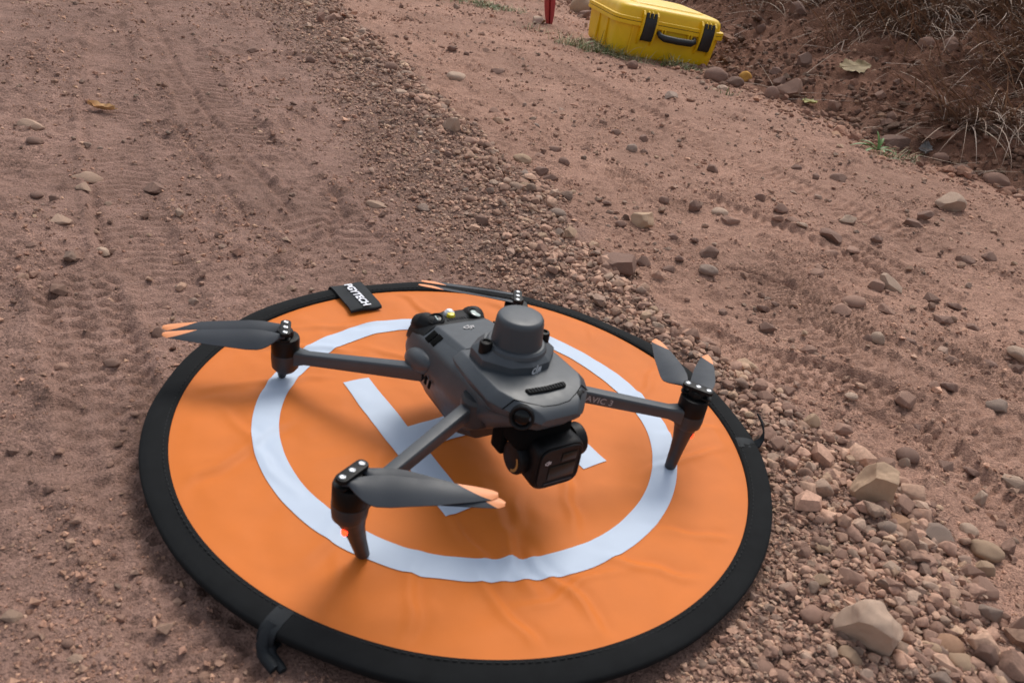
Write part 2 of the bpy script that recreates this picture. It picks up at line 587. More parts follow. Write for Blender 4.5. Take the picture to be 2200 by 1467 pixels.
def rock(seed, sub=3, cuts=11, lo=.62, hi=.92, rough=.03, planes=(), fine=0.0):
    r = np.random.default_rng(seed)
    V, F = ICO[sub]
    V = V.copy()
    for n, d in planes:
        n = np.array(n, float); n /= np.linalg.norm(n)
        e = np.maximum(V @ n - d, 0); V -= e[:, None] * n
    for _ in range(cuts):
        n = r.normal(size=3); n /= np.linalg.norm(n); d = r.uniform(lo, hi)
        e = np.maximum(V @ n - d, 0); V -= e[:, None] * n * 0.97
    ln = np.linalg.norm(V, axis=1, keepdims=True)
    dirs = V / ln
    disp = np.zeros(len(V))
    for k in range(10):
        w = r.normal(size=3); w *= r.uniform(2.0, 7.0) / np.linalg.norm(w)
        disp += np.sin(V @ w * 1.0 + r.uniform(0, 6.28)) / 10 ** .5
    V = V + dirs * (disp * rough)[:, None]
    if fine > 0:
        d2 = np.zeros(len(V))
        for k in range(24):
            w = r.normal(size=3); w *= r.uniform(9, 26) / np.linalg.norm(w)
            d2 += np.sin(V @ w + r.uniform(0, 6.28)) / 24 ** .5
        V = V + dirs * (d2 * fine)[:, None]
    V = V - (V.max(0) + V.min(0)) / 2
    V = V / ((V.max(0) - V.min(0)) / 2)
    return V, F

def rand_rot(n, r):
    q = r.normal(size=(n, 4)); q /= np.linalg.norm(q, axis=1, keepdims=True)
    w, x, y, z = q.T
    M = np.empty((n, 3, 3))
    M[:, 0, 0] = 1 - 2 * (y * y + z * z); M[:, 0, 1] = 2 * (x * y - z * w); M[:, 0, 2] = 2 * (x * z + y * w)
    M[:, 1, 0] = 2 * (x * y + z * w); M[:, 1, 1] = 1 - 2 * (x * x + z * z); M[:, 1, 2] = 2 * (y * z - x * w)
    M[:, 2, 0] = 2 * (x * z - y * w); M[:, 2, 1] = 2 * (y * z + x * w); M[:, 2, 2] = 1 - 2 * (x * x + y * y)
    return M

def scatter(name, temps, pos, size, cols, mtl, r, flat=.75, soft=None):
    n = len(pos)
    k = r.integers(0, len(temps), n)
    sc = size[:, None] * r.uniform(.70, 1.25, (n, 3))
    M = rand_rot(n, r)
    Vs, Fs, Cs, off = [], [], [], 0
    for ti, (T, F) in enumerate(temps):
        q = np.where(k == ti)[0]
        if len(q) == 0: continue
        P = np.einsum('nij,nvj->nvi', M[q], T[None] * sc[q][:, None, :])
        P[:, :, 2] *= flat
        P = P + pos[q][:, None, :]
        nv = len(T)
        Vs.append(P.reshape(-1, 3)); Fs.append((F[None] + (np.arange(len(q)) * nv)[:, None, None]).reshape(-1, 3) + off)
        Cs.append(np.repeat(cols[q], nv, axis=0)); off += len(q) * nv
    return link(name, np_mesh(name, np.concatenate(Vs), np.concatenate(Fs), np.concatenate(Cs), soft is not None, soft), mtl)

def hull(seed, npts, lo=.72, bev=0.0, seg=2):
    r = np.random.default_rng(seed)
    d = r.normal(size=(npts, 3)); d /= np.linalg.norm(d, axis=1, keepdims=True)
    P = d * r.uniform(lo, 1.0, (npts, 1)) * np.array([1, r.uniform(.7, 1), r.uniform(.6, .9)])
    bm = bmesh.new()
    for p in P: bm.verts.new(p)
    g = bmesh.ops.convex_hull(bm, input=bm.verts)
    bmesh.ops.delete(bm, geom=[v for v in bm.verts if not v.link_faces], context='VERTS')
    if bev > 0:
        bmesh.ops.dissolve_limit(bm, angle_limit=R(14), verts=bm.verts, edges=bm.edges)
        bmesh.ops.bevel(bm, geom=list(bm.edges), offset=bev, segments=seg, profile=.6, affect='EDGES', clamp_overlap=True)
    bmesh.ops.triangulate(bm, faces=bm.faces)
    bmesh.ops.recalc_face_normals(bm, faces=bm.faces)
    bm.verts.ensure_lookup_table(); bm.verts.index_update()
    V = np.array([v.co[:] for v in bm.verts]); F = np.array([[v.index for v in f.verts] for f in bm.faces])
    bm.free()
    V = V - (V.max(0) + V.min(0)) / 2
    V = V / ((V.max(0) - V.min(0)) / 2)
    return V, F

PAL = np.array([[.370, .245, .195], [.315, .208, .170], [.420, .290, .228], [.300, .220, .185], [.350, .262, .215], [.250, .165, .136], [.465, .340, .258], [.305, .232, .196]])
PALW = np.array([.25, .2, .16, .1, .08, .12, .05, .04])
def pick_cols(n, r, mult=1.0):
    mult = np.array([1.06, .96, .86]) * mult
    c = PAL[r.choice(len(PAL), n, p=PALW / PALW.sum())]
    return c * r.uniform(.68, 1.3, (n, 1)) * mult

CAMF = np.array([0.024, -0.573])
def sample(n, r, rmin=.22, rmax=4.4, p=1.75, a0=-50, a1=47):
    g = np.linspace(rmin, rmax, 4000)
    pdf = g ** (1 - p); cdf = np.cumsum(pdf); cdf /= cdf[-1]
    rad = np.interp(r.uniform(0, 1, n), cdf, g)
    th = np.radians(r.uniform(a0, a1, n))
    return CAMF[0] + rad * np.sin(th), CAMF[1] + rad * np.cos(th), rad

M_GRAVEL = mat('gravel_stone', (.3, .2, .15), .93, var=.28, var_scale=260, bump=.6, bump_scale=420, bump_dist=.0006, source='attr', spec=.25)
M_STONE = mat('field_stone', (.3, .2, .15), .9, var=.30, var_scale=90, bump=.75, bump_scale=210, bump_dist=.0012, source='object', spec=.28)

r1 = np.random.default_rng(21)
def off_pad(x, y, m=.279):
    return np.hypot(x, y) > m

# fine gravel of the band
def tiny_ico(seed):
    r = np.random.default_rng(seed)
    g = (1 + 5 ** .5) / 2
    V = np.array([(-1, g, 0), (1, g, 0), (-1, -g, 0), (1, -g, 0), (0, -1, g), (0, 1, g), (0, -1, -g), (0, 1, -g), (g, 0, -1), (g, 0, 1), (-g, 0, -1), (-g, 0, 1)], float) / 1.9
    F = np.array([(0, 11, 5), (0, 5, 1), (0, 1, 7), (0, 7, 10), (0, 10, 11), (1, 5, 9), (5, 11, 4), (11, 10, 2), (10, 7, 6), (7, 1, 8), (3, 9, 4), (3, 4, 2), (3, 2, 6), (3, 6, 8), (3, 8, 9), (4, 9, 5), (2, 4, 11), (6, 2, 10), (8, 6, 7), (9, 8, 1)])
    V = V * (1 + r.uniform(-.22, .22, (12, 1))) + r.uniform(-.1, .1, (12, 3))
    return V, F
def tiny_octa(seed):
    r = np.random.default_rng(seed)
    V = np.array([(1, 0, 0), (-1, 0, 0), (0, 1, 0), (0, -1, 0), (0, 0, 1), (0, 0, -1)], float)
    V = V * r.uniform(.7, 1.15, (6, 1)) + r.uniform(-.25, .25, (6, 3))
    F = np.array([(0, 2, 4), (2, 1, 4), (1, 3, 4), (3, 0, 4), (2, 0, 5), (1, 2, 5), (3, 1, 5), (0, 3, 5)])
    return V, F
T_ICO = [tiny_ico(900 + i) for i in range(6)] + [hull(920 + i, 9) for i in range(12)]
T_OCT = [tiny_octa(950 + i) for i in range(14)]

x, y, rad = sample(260000, r1, .25, 4.2, 1.6)
bmk = band_mask(x, y)
keep = (r1.uniform(0, 1, len(x)) < bmk ** 1.1 * .95) & off_pad(x, y) & (bank_s(x, y) < 0)
x, y, rad = x[keep], y[keep], rad[keep]
x, y, rad = x[:60000], y[:60000], rad[:60000]
sz = r1.lognormal(math.log(.0018), .34, len(x)) * (0.80 + 0.30 * rad)
z = height(x, y) + sz * r1.uniform(-.1, .75, len(x))
gravel_fine = tag(scatter('fine_gravel', T_ICO, np.stack([x, y, z], 1), sz, pick_cols(len(x), r1), M_GRAVEL, r1), 'fine reddish gravel forming a band beside the landing pad', 'gravel', kind='stuff')

# medium gravel
x, y, rad = sample(60000, r1, .25, 4.2, 1.55)
tb = band_t(x, y)
bmk = band_mask(x, y)
keep = (r1.uniform(0, 1, len(x)) < bmk ** 1.2 * (.30 + .7 * sstep(.15, .8, tb))) & off_pad(x, y, .283) & (bank_s(x, y) < 0)
x, y, rad = x[keep][:11000], y[keep][:11000], rad[keep][:11000]
big = sstep(.1, .85, band_t(x, y))
sz = r1.lognormal(math.log(.0031), .38, len(x)) * (0.85 + .30 * rad) * (.72 + .5 * big)
z = height(x, y) + sz * r1.uniform(.05, .75, len(x))
T_MED = [hull(300 + i, 14 + i % 6, .72, .10, 1) for i in range(18)]
T_CLOD = [hull(300 + i, 17 + i % 6) for i in range(18)]
T_MED += [rock(340 + i, 1, 6, .55, .9, .05) for i in range(6)]
gravel_med = tag(scatter('coarse_gravel', T_MED, np.stack([x, y, z], 1), sz, pick_cols(len(x), r1), M_GRAVEL, r1, soft=38), 'coarse angular gravel heaped along the band beside the pad', 'gravel', kind='stuff')

# crumbs of dirt and grit over road and shoulder
x, y, rad = sample(200000, r1, .2, 4.2, 1.6)
sh = shoulder_mask(x, y)
cl = np.clip(.45 + 1.3 * fbm(x, y, 6, 3, 31), 0.03, 1)
keep = (r1.uniform(0, 1, len(x)) < cl * (.75 - .10 * sh) * (1 - .75 * track_relief(x, y)[1])) & off_pad(x, y, .272) & (bank_s(x, y) < .02)
x, y, rad = x[keep][:66000], y[keep][:66000], rad[keep][:66000]
sh = shoulder_mask(x, y)
sz = r1.lognormal(math.log(.00095), .55, len(x)) * (0.75 + .55 * rad)
z = height(x, y) + sz * r1.uniform(.0, .6, len(x))
cc_ = pick_cols(len(x), r1) * np.array([1.0, .93, .90]) * (1 + .12 * sh[:, None])
grit = tag(scatter('dirt_crumbs', T_OCT, np.stack([x, y, z], 1), sz, cc_, M_GRAVEL, r1), 'small crumbs of dry dirt strewn over the road', 'dirt', kind='stuff')

# loose pebbles strewn over the dirt
x, y, rad = sample(16000, r1, .25, 4.2, 1.35)
sh = shoulder_mask(x, y); bmk = band_mask(x, y)
cl = np.clip(.30 + 1.2 * fbm(x, y, 4.5, 3, 37), 0.04, 1)
keep = (r1.uniform(0, 1, len(x)) < cl * (.40 + .45 * sh) * (1 - bmk)) & off_pad(x, y, .283) & (bank_s(x, y) < -.02)
x, y, rad = x[keep][:3200], y[keep][:3200], rad[keep][:3200]
sz = r1.lognormal(math.log(.0026), .42, len(x)) * (.75 + .35 * rad)
z = height(x, y) + sz * r1.uniform(.0, .5, len(x))
tag(scatter('loose_pebbles', T_CLOD, np.stack([x, y, z], 1), sz, pick_cols(len(x), r1, .82), M_GRAVEL, r1), 'small brown pebbles strewn over the dirt shoulder and road', 'pebbles', kind='stuff')

# rubble and clods of the bank and its foot
bx_ = r1.uniform(-.3, 2.6, 60000); by_ = r1.uniform(.7, 4.3, 60000)
s = bank_s(bx_, by_)
keep = (s > -.22) & (s < 1.5) & (np.hypot(bx_ - .893, by_ - 1.53) > .06) & (np.hypot(bx_ - .665, by_ - 2.22) > .07) & (np.hypot(bx_ - .835, by_ - 2.03) > .05) & (np.hypot(bx_ - 1.05, by_ - 1.6) > .05) & (np.hypot(bx_ - .99, by_ - 2.19) > .07) & (r1.uniform(0, 1, 60000) < np.where(s < .28, .95, .33) * sstep(-.22, -.02, s))
x, y = bx_[keep][:9500], by_[keep][:9500]
sz = r1.lognormal(math.log(.0060), .46, len(x))
z = height(x, y) + sz * r1.uniform(-.1, .6, len(x))
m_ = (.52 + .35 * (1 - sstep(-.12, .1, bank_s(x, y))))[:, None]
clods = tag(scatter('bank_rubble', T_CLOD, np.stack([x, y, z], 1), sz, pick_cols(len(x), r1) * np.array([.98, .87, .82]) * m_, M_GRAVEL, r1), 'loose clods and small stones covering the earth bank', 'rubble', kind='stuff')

# ---- single stones
COLS = {'p': (.47, .36, .285), 'd': (.255, .168, .136), 'r': (.360, .235, .185), 't': (.47, .345, .245), 'g': (.325, .255, .215), 'o': (.44, .275, .185), 'y': (.52, .29, .07)}
WORD = {'p': 'pale', 'd': 'dark brown', 'r': 'reddish brown', 't': 'tan', 'g': 'grey', 'o': 'orange brown', 'y': 'yellow'}
STONES = [
(331, -156, 50, 26, 'pa', 'big pale boulder with a broken dark face lying in the gravel'),
(387, 12, 44, 32, 'ta', 'beige angular boulder with fractured face right of the landing pad'),
(386, -32, 26, 10, 'oa', 'orange tan stone below the beige boulder in the gravel'),
(372, -47, 18, 9, 'gr', 'smooth blue grey pebble touching the orange tan stone'),
(426, -32, 31, 12, 'ga', "dark grey elongated stone at the gravel's right edge"),
(404, -2, 24, 9, 'ra', 'brown stone tucked under the right side of the beige boulder'),
(405, -34, 18, 10, 'ra', ''),(292, -82, 21, 8, 'ra', ''),(309, -79, 16, 6, 'ta', ''),
(323, -82, 15, 6, 'ra', ''),(323, -112, 23, 9, 'ra', 'squarish brown stone above the big pale boulder'),
(293, -123, 16, 6, 'ta', ''),
(280, -155, 18, 7, 'rr', ''),(292, -154, 14, 6, 'ra', ''),(299, -189, 19, 7, 'ta', 'tan pointed stone below and left of the big pale boulder'),
(385, -176, 21, 8, 'tr', 'tan rounded stone at the bottom edge right of the boulder'),
(368, -167, 14, 8, 'tr', 'small round tan stone near the bottom right corner'),
(382, -161, 25, 10, 'or', 'orange brown rounded stone near the bottom right corner'),
(449, -134, 22, 20, 'ra', 'flat pinkish slab of stone at the lower right edge'),
(431, -120, 18, 17, 'ga', 'narrow grey stone standing on edge at lower right'),
(417, -117, 24, 10, 'ra', ''),
(442, -90, 21, 11, 'ra', ''),(441, -70, 21, 11, 'ra', ''),(459, -57, 19, 10, 'ta', ''),
(472, -35, 29, 11, 'tr', "pale tan flat stone half sunk at the gravel's right edge"),
(469, -7, 18, 7, 'pr', ''),(488, 94, 21, 11, 'da', 'dark brown cube like stone on the dirt above the grey stone'),
(443, 88, 24, 11, 'dr', ''),(436, 75, 12, 10, 'pa', ''),(517, 95, 18, 8, 'da', ''),
(552, 80, 26, 10, 'pa', ''),(506, 51, 15, 14, 'pa', ''),(414, 69, 21, 8, 'ra', ''),
(383, 70, 22, 11, 'ra', ''),(349, 114, 21, 12, 'ta', ''),(384, 118, 22, 9, 'ra', ''),
(375, 95, 18, 8, 'ra', ''),(299, 59, 21, 8, 'ra', ''),(312, 53, 19, 8, 'ra', ''),
(335, 50, 12, 5, 'ga', ''),(347, 48, 10, 6, 'pa', ''),(235, -206, 16, 6, 'rr', ''),
(246, -210, 15, 6, 'rr', ''),(440, 14, 11, 4, 'ra', ''),(417, -10, 20, 7, 'rr', ''),
(404, -170, 17, 11, 'da', ''),(158, 434, 59, 22, 'da', 'large flat dark brown rock at the gravel edge behind the drone'),
(199, 631, 39, 22, 'ta', 'brown blocky rock alone on dirt behind the flat dark rock'),
(164, 612, 19, 9, 'da', ''),(142, 416, 29, 11, 'ra', ''),(302, 561, 31, 16, 'da', 'dark rough clod of rock right of the flat dark rock'),
(290, 484, 30, 12, 'gr', 'grey rounded stone below the dark rough clod'),
(232, 474, 22, 9, 'da', ''),(251, 516, 14, 9, 'da', ''),
(284, 603, 15, 8, 'da', ''),(248, 596, 17, 7, 'da', ''),(193, 473, 24, 13, 'da', ''),
(250, 785, 19, 12, 'dr', ''),(306, 776, 24, 19, 'da', ''),(352, 777, 31, 12, 'pr', 'flat pale grey stone flush with the dirt shoulder'),
(365, 735, 31, 12, 'ra', ''),(453, 914, 24, 13, 'da', ''),(478, 845, 28, 13, 'da', ''),
(462, 791, 23, 9, 'ra', ''),(484, 784, 29, 11, 'ra', ''),(498, 768, 22, 8, 'pa', ''),
(544, 743, 44, 17, 'da', 'dark brown lumpy rock in the middle of the dirt shoulder'),
(606, 853, 36, 14, 'pa', ''),(637, 774, 26, 13, 'da', ''),
(787, 945, 30, 18, 'da', ''),(749, 899, 35, 13, 'da', ''),(886, 1068, 64, 35, 'pa', 'pale angular block of rock near the foot of the bank'),
(527, 668, 24, 9, 'ra', ''),(573, 703, 23, 9, 'ra', ''),(469, 552, 25, 9, 'ra', ''),
(485, 590, 14, 8, 'da', ''),(798, 760, 31, 12, 'da', ''),(855, 796, 28, 12, 'da', ''),
(590, 568, 36, 22, 'pa', 'pale grey broken rock on the right dirt shoulder'),
(564, 553, 27, 14, 'ra', ''),(504, 472, 37, 14, 'rr', 'reddish brown rounded rock below the pale grey broken rock'),
(475, 433, 28, 11, 'ra', ''),(554, 469, 30, 13, 'ra', ''),(500, 355, 20, 14, 'pr', ''),
(488, 354, 15, 13, 'da', ''),(550, 374, 29, 11, 'da', ''),(639, 470, 26, 10, 'da', ''),
(683, 470, 20, 9, 'da', ''),(651, 545, 24, 11, 'da', ''),(684, 543, 25, 11, 'da', ''),
(598, 344, 21, 11, 'da', ''),(347, 329, 21, 13, 'da', ''),(358, 403, 19, 11, 'da', ''),
(376, 415, 12, 5, 'da', ''),(294, 358, 16, 6, 'da', ''),(396, 343, 14, 6, 'da', ''),
(391, 287, 24, 10, 'ra', ''),(303, 227, 27, 10, 'ta', 'pale tan stone at the gravel edge behind the right propeller'),
(258, 263, 24, 10, 'ra', ''),
(230, 265, 23, 9, 'ra', ''),(240, 286, 18, 7, 'ra', ''),(430, 185, 26, 10, 'rr', ''),
(409, 177, 16, 6, 'pr', ''),(480, 201, 27, 13, 'ra', ''),(479, 158, 17, 11, 'da', ''),
(608, 236, 33, 12, 'ga', 'grey jagged rock near the right edge of the dirt shoulder'),
(560, 263, 21, 13, 'da', ''),(540, 258, 21, 11, 'ra', ''),
(704, 383, 34, 13, 'pr', ''),(691, 356, 19, 11, 'da', ''),(650, 347, 20, 8, 'da', ''),
(337, 180, 28, 11, 'ra', ''),(303, 139, 21, 10, 'ra', ''),(148, 290, 16, 7, 'ta', ''),
(163, 269, 14, 5, 'ta', ''),(550, 2201, 82, 45, 'dr', "dark brown lumpy stone against the yellow case's right corner"),
(609, 2161, 61, 30, 'dr', ''),
(672, 2318, 50, 34, 'yr', 'round yellow orange stone right of the yellow case'),
(550, 2046, 41, 15, 'pr', ''),(781, 2119, 95, 53, 'ra', 'large reddish wedge of rock at the foot of the bank'),
(704, 2021, 49, 37, 'dr', ''),(770, 2221, 49, 37, 'da', ''),(898, 1992, 56, 30, 'ra', ''),
(1020, 1980, 37, 23, 'ra', ''),(1027, 1865, 38, 25, 'ra', ''),(1002, 1813, 35, 18, 'ra', ''),
(1099, 2081, 35, 21, 'da', ''),(935, 2902, 78, 47, 'da', ''),(795, 2850, 42, 35, 'da', ''),
(1278, 2222, 63, 52, 'rr', ''),(1245, 2334, 61, 34, 'rr', ''),(1333, 2142, 44, 34, 'da', ''),
(990, 1687, 86, 33, 'da', 'long dark rock on the ditch edge by the green weed'),
(1104, 1488, 74, 29, 'ra', 'flat brown stone right of the grey bark strip'),
(1169, 1440, 70, 35, 'rr', 'rounded brown stone at right edge below the bank'),
(1071, 1562, 44, 23, 'rr', ''),(855, 2312, 51, 39, 'da', ''),(776, 2323, 65, 25, 'da', ''),
(1178, 1349, 41, 19, 'ra', ''),(1150, 1287, 32, 14, 'ra', ''),(379, 1055, 25, 14, 'da', ''),
(617, 1128, 16, 13, 'da', ''),(590, 1191, 27, 10, 'da', ''),(674, 1152, 36, 14, 'da', ''),
(-786, 591, 43, 16, 'pr', 'long pale stone left of the dead leaf on the road'),
(-744, 528, 24, 9, 'dr', ''),(-513, 435, 34, 13, 'da', 'dark grey rough stone alone on the left dirt road'),
(-738, 1390, 31, 13, 'da', ''),(-669, 1041, 17, 10, 'da', ''),(-537, 897, 26, 10, 'da', ''),
(-614, 442, 42, 16, 'pr', ''),(-591, 396, 25, 10, 'pr', ''),(-624, 345, 17, 7, 'dr', ''),
(-597, 338, 12, 7, 'da', ''),(-554, 279, 27, 10, 'pr', ''),(-488, 199, 18, 7, 'ra', ''),
(-471, 226, 20, 8, 'pa', 'white flat chip of stone on the left road'),
(-537, 200, 13, 5, 'da', ''),(-212, 519, 30, 11, 'pr', ''),
(-143, 533, 22, 8, 'ga', ''),(-52, 511, 21, 13, 'da', ''),(-290, 341, 13, 5, 'pr', ''),
(-369, 317, 14, 8, 'da', ''),(-167, 962, 33, 29, 'pa', 'pale angular stone standing upright in the gravel band'),
(-588, 1376, 25, 15, 'dr', ''),
(-392, 1395, 35, 17, 'dr', ''),(-701, 1980, 55, 21, 'ra', ''),(-322, 1195, 29, 11, 'pa', ''),
(-487, 1243, 30, 13, 'ra', ''),(-146, 1672, 39, 15, 'da', ''),(-309, 1861, 39, 15, 'da', ''),
(-238, 1489, 51, 19, 'pr', ''),(-121, 900, 28, 13, 'rr', ''),(-17, 872, 36, 14, 'tr', "smooth tan oval stone at the gravel's right edge"),
(60, 584, 28, 11, 'gr', 'smooth grey oval stone in the gravel behind the drone'),
(0, 677, 24, 12, 'ta', ''),(22, 808, 30, 12, 'da', ''),
(41, 782, 29, 11, 'da', ''),(63, 893, 23, 12, 'dr', ''),(207, 1096, 25, 16, 'gr', 'smooth grey round pebble on the dirt below the case'),
(238, 1193, 22, 12, 'da', ''),(234, 1097, 19, 9, 'da', ''),(174, 1204, 24, 13, 'da', ''),
(-8, 1147, 21, 11, 'gr', ''),(42, 992, 25, 10, 'da', ''),(106, 1043, 22, 10, 'ra', ''),
(14, 921, 21, 8, 'ra', ''),(143, 699, 19, 7, 'da', ''),(258, 2106, 36, 25, 'dr', 'brown round stone in front of the yellow case'),
(-107, 1212, 29, 11, 'ra', ''),(351, 1719, 40, 20, 'ga', ''),(67, 3397, 100, 73, 'tr', 'smooth tan cobble left of the yellow case'),
(86, 3227, 55, 37, 'da', ''),(-98, 2802, 61, 23, 'pa', ''),(-98, 2736, 44, 17, 'da', ''),
(-260, 1836, 21, 9, 'da', ''),(-346, 18, 16, 6, 'da', "dark stone on dirt left of the landing pad's rim"),
(-330, 78, 14, 9, 'da', "dark clod under the left propeller's orange tips"),
(-298, -156, 8, 4, 'da', ''),(-351, -120, 9, 5, 'da', ''),(-262, -182, 8, 3, 'ra', ''),
(-288, -51, 9, 3, 'rr', ''),(-289, -68, 7, 3, 'ra', ''),(-234, -276, 8, 3, 'ra', ''),
(-202, -286, 10, 4, 'pr', ''),(-253, -268, 13, 5, 'pr', ''),(-385, 3, 15, 6, 'ra', ''),
(-240, -214, 8, 3, 'ra', ''),(-211, -278, 8, 4, 'rr', ''),
]

def where_is(x, y):
    if bank_s(x, y) > -.06: return 'ditch'
    t = float(band_t(np.array(x), np.array(y)))
    if t > 1.02: return 'shoulder'
    if t > -.1: return 'gravel'
    return 'road'
GRP = {'ditch': 'stones at the foot of the bank', 'shoulder': 'stones on the dirt shoulder', 'gravel': 'larger stones in the gravel band', 'road': 'stones on the dirt road'}
def place_of(x, y):
    k = where_is(x, y)
    if k == 'ditch': return 'on the earth bank' if bank_s(x, y) > .12 else 'along the ditch'
    if k == 'gravel': return 'in the gravel below the case' if y > 1.0 else 'in the gravel behind the drone' if y > .3 else 'in the gravel right of the pad'
    if k == 'road': return 'at the far left of the road' if y > .9 else 'left of the landing pad' if y < .2 else 'on the left dirt road'
    if y > 1.45: return 'just below the case'
    if bank_s(x, y) > -.30: return 'on the dirt near the ditch'
    if y > .85: return 'on the dirt in mid distance'
    if y > .45: return 'on the dirt behind the gravel'
    return 'on the dirt right of the gravel'
ORD = ['', 'second', 'third', 'fourth', 'fifth', 'sixth', 'seventh', 'eighth', 'ninth', 'tenth', 'eleventh', 'twelfth']
PENDING = {}
SPECIAL = {0: [((-.45, -.80, -.30), .38), ((.75, -.55, -.1), .72), ((.15, .1, 1), .90), ((-.9, .1, .3), .85)], 1: [((-.2, -.9, -.1), .52), ((.8, -.3, .2), .68), ((.1, -.2, 1), .74), ((-.8, .1, .4), .7)]}
HULLS = []
for i in range(28):
    V, F = hull(6000 + i, 15 + i % 8, .70, .075)
    HULLS.append(np_mesh('stone', V, F, None, True, 32))
PEBBLES = []
for i in range(12):
    V, F = rock(6100 + i, 3, 7, .74, .96, .04)
    PEBBLES.append(np_mesh('stone', V, F, None, True, 60))
def place_stone(i, x, y, w, v, code, label):
    c, shp = code[0], code[1]
    rr = np.random.default_rng(4000 + i)
    k = where_is(x / 1e3, y / 1e3)
    flatp = (k == 'road' and code == 'pr')
    if flatp: shp = 'a'
    if i == 0: x, y, w, v = 316, -168, 47, 36
    if i == 1: x, y, w, v = 374, 0, 42, 36
    h = v * (1.35 if not flatp else 1.1)
    dim = np.array([w * .5, w * .5 * rr.uniform(.7, .95), h * .5]) / 1000
    if w > 29:
        sub = 5 if w > 40 and y < 300 else 4
        if shp == 'r': V, F = rock(4000 + i, sub, 7, .80, .97, .04, fine=.006)
        else: V, F = rock(4000 + i, sub, 5 if i in SPECIAL else 13, .74 if i in SPECIAL else .46, .95 if i in SPECIAL else .84, .06 if i in SPECIAL else .03, SPECIAL.get(i, ()), fine=.02 if i in SPECIAL else .012)
        o = link('stone', np_mesh('stone', V, F, None, True, 180 if shp == 'r' else 30), M_STONE)
    else:
        me = (PEBBLES if shp == 'r' else HULLS)[int(rr.integers(0, len(PEBBLES) if shp == 'r' else len(HULLS)))]
        o = link('stone', me)
        if not me.materials: me.materials.append(M_STONE)
    o.scale = tuple(dim)
    gz_ = float(height(np.array([x / 1e3]), np.array([y / 1e3]))[0])
    o.location = (x / 1e3, y / 1e3, gz_ + dim[2] - h * (.5 if flatp else .27) / 1e3)
    if i in SPECIAL: o.rotation_euler = (0, 0, 0)
    else: o.rotation_euler = (rr.uniform(-.15, .15), rr.uniform(-.15, .15), rr.uniform(-.5, .5))
    col = np.array(COLS[c]) * np.array([1.0, .92, .86]) * rr.uniform(.88, 1.12)
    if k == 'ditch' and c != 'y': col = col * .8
    if i in SPECIAL: col = col * 1.18
    if flatp: col = col * np.array([.92, .87, .85])
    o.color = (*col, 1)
    if label: tag(o, label, 'stone', GRP[k])
    else:
        sz_ = 'tiny' if w < 15 else 'small' if w < 24 else 'larger'
        key = '%s %s %s stone %s' % (sz_, WORD[c], 'flat' if flatp else 'rounded' if shp == 'r' else 'angular', place_of(x / 1e3, y / 1e3))
        tag(o, key, 'stone', GRP[k])
        PENDING.setdefault((key, k), []).append(o)
    return o
for i, s_ in enumerate(STONES):
    place_stone(i, *s_)
# further stones that stand out of the gravel
r2 = np.random.default_rng(77)
got = 0
SP = np.array([(s_[0], s_[1], s_[2]) for s_ in STONES], float)
while got < 90:
    x, y, rad = sample(1, r2, .35, 2.2, 1.6)
    x, y = float(x[0]), float(y[0])
    if not off_pad(x, y, .295): continue
    t = float(band_t(np.array(x), np.array(y)))
    if not (.25 < t < 1.0) or bank_s(x, y) > -.1: continue
    d = np.hypot(SP[:, 0] / 1e3 - x, SP[:, 1] / 1e3 - y)
    if (d < SP[:, 2] / 1e3 * .75 + .008).any(): continue
    w = r2.uniform(11, 18) * (.9 + .1 * float(rad[0]))
    code = r2.choice(['ra', 'ra', 'da', 'ta', 'pa', 'rr', 'ga'])
    place_stone(600 + got, x * 1e3, y * 1e3, w, w * r2.uniform(.4, .62), code, '')
    SP = np.vstack([SP, [x * 1e3, y * 1e3, w]])
    got += 1

for (key, k), lst in PENDING.items():
    if len(lst) < 2 or len(lst) > 12: continue
    lst.sort(key=lambda o: o.location.x ** 2 + o.location.y ** 2)
    for n_, o in enumerate(lst):
        a_, b_ = key.split(' stone ')
        o['label'] = (ORD[n_] or 'first') + ' ' + a_ + ' stone from the pad ' + b_

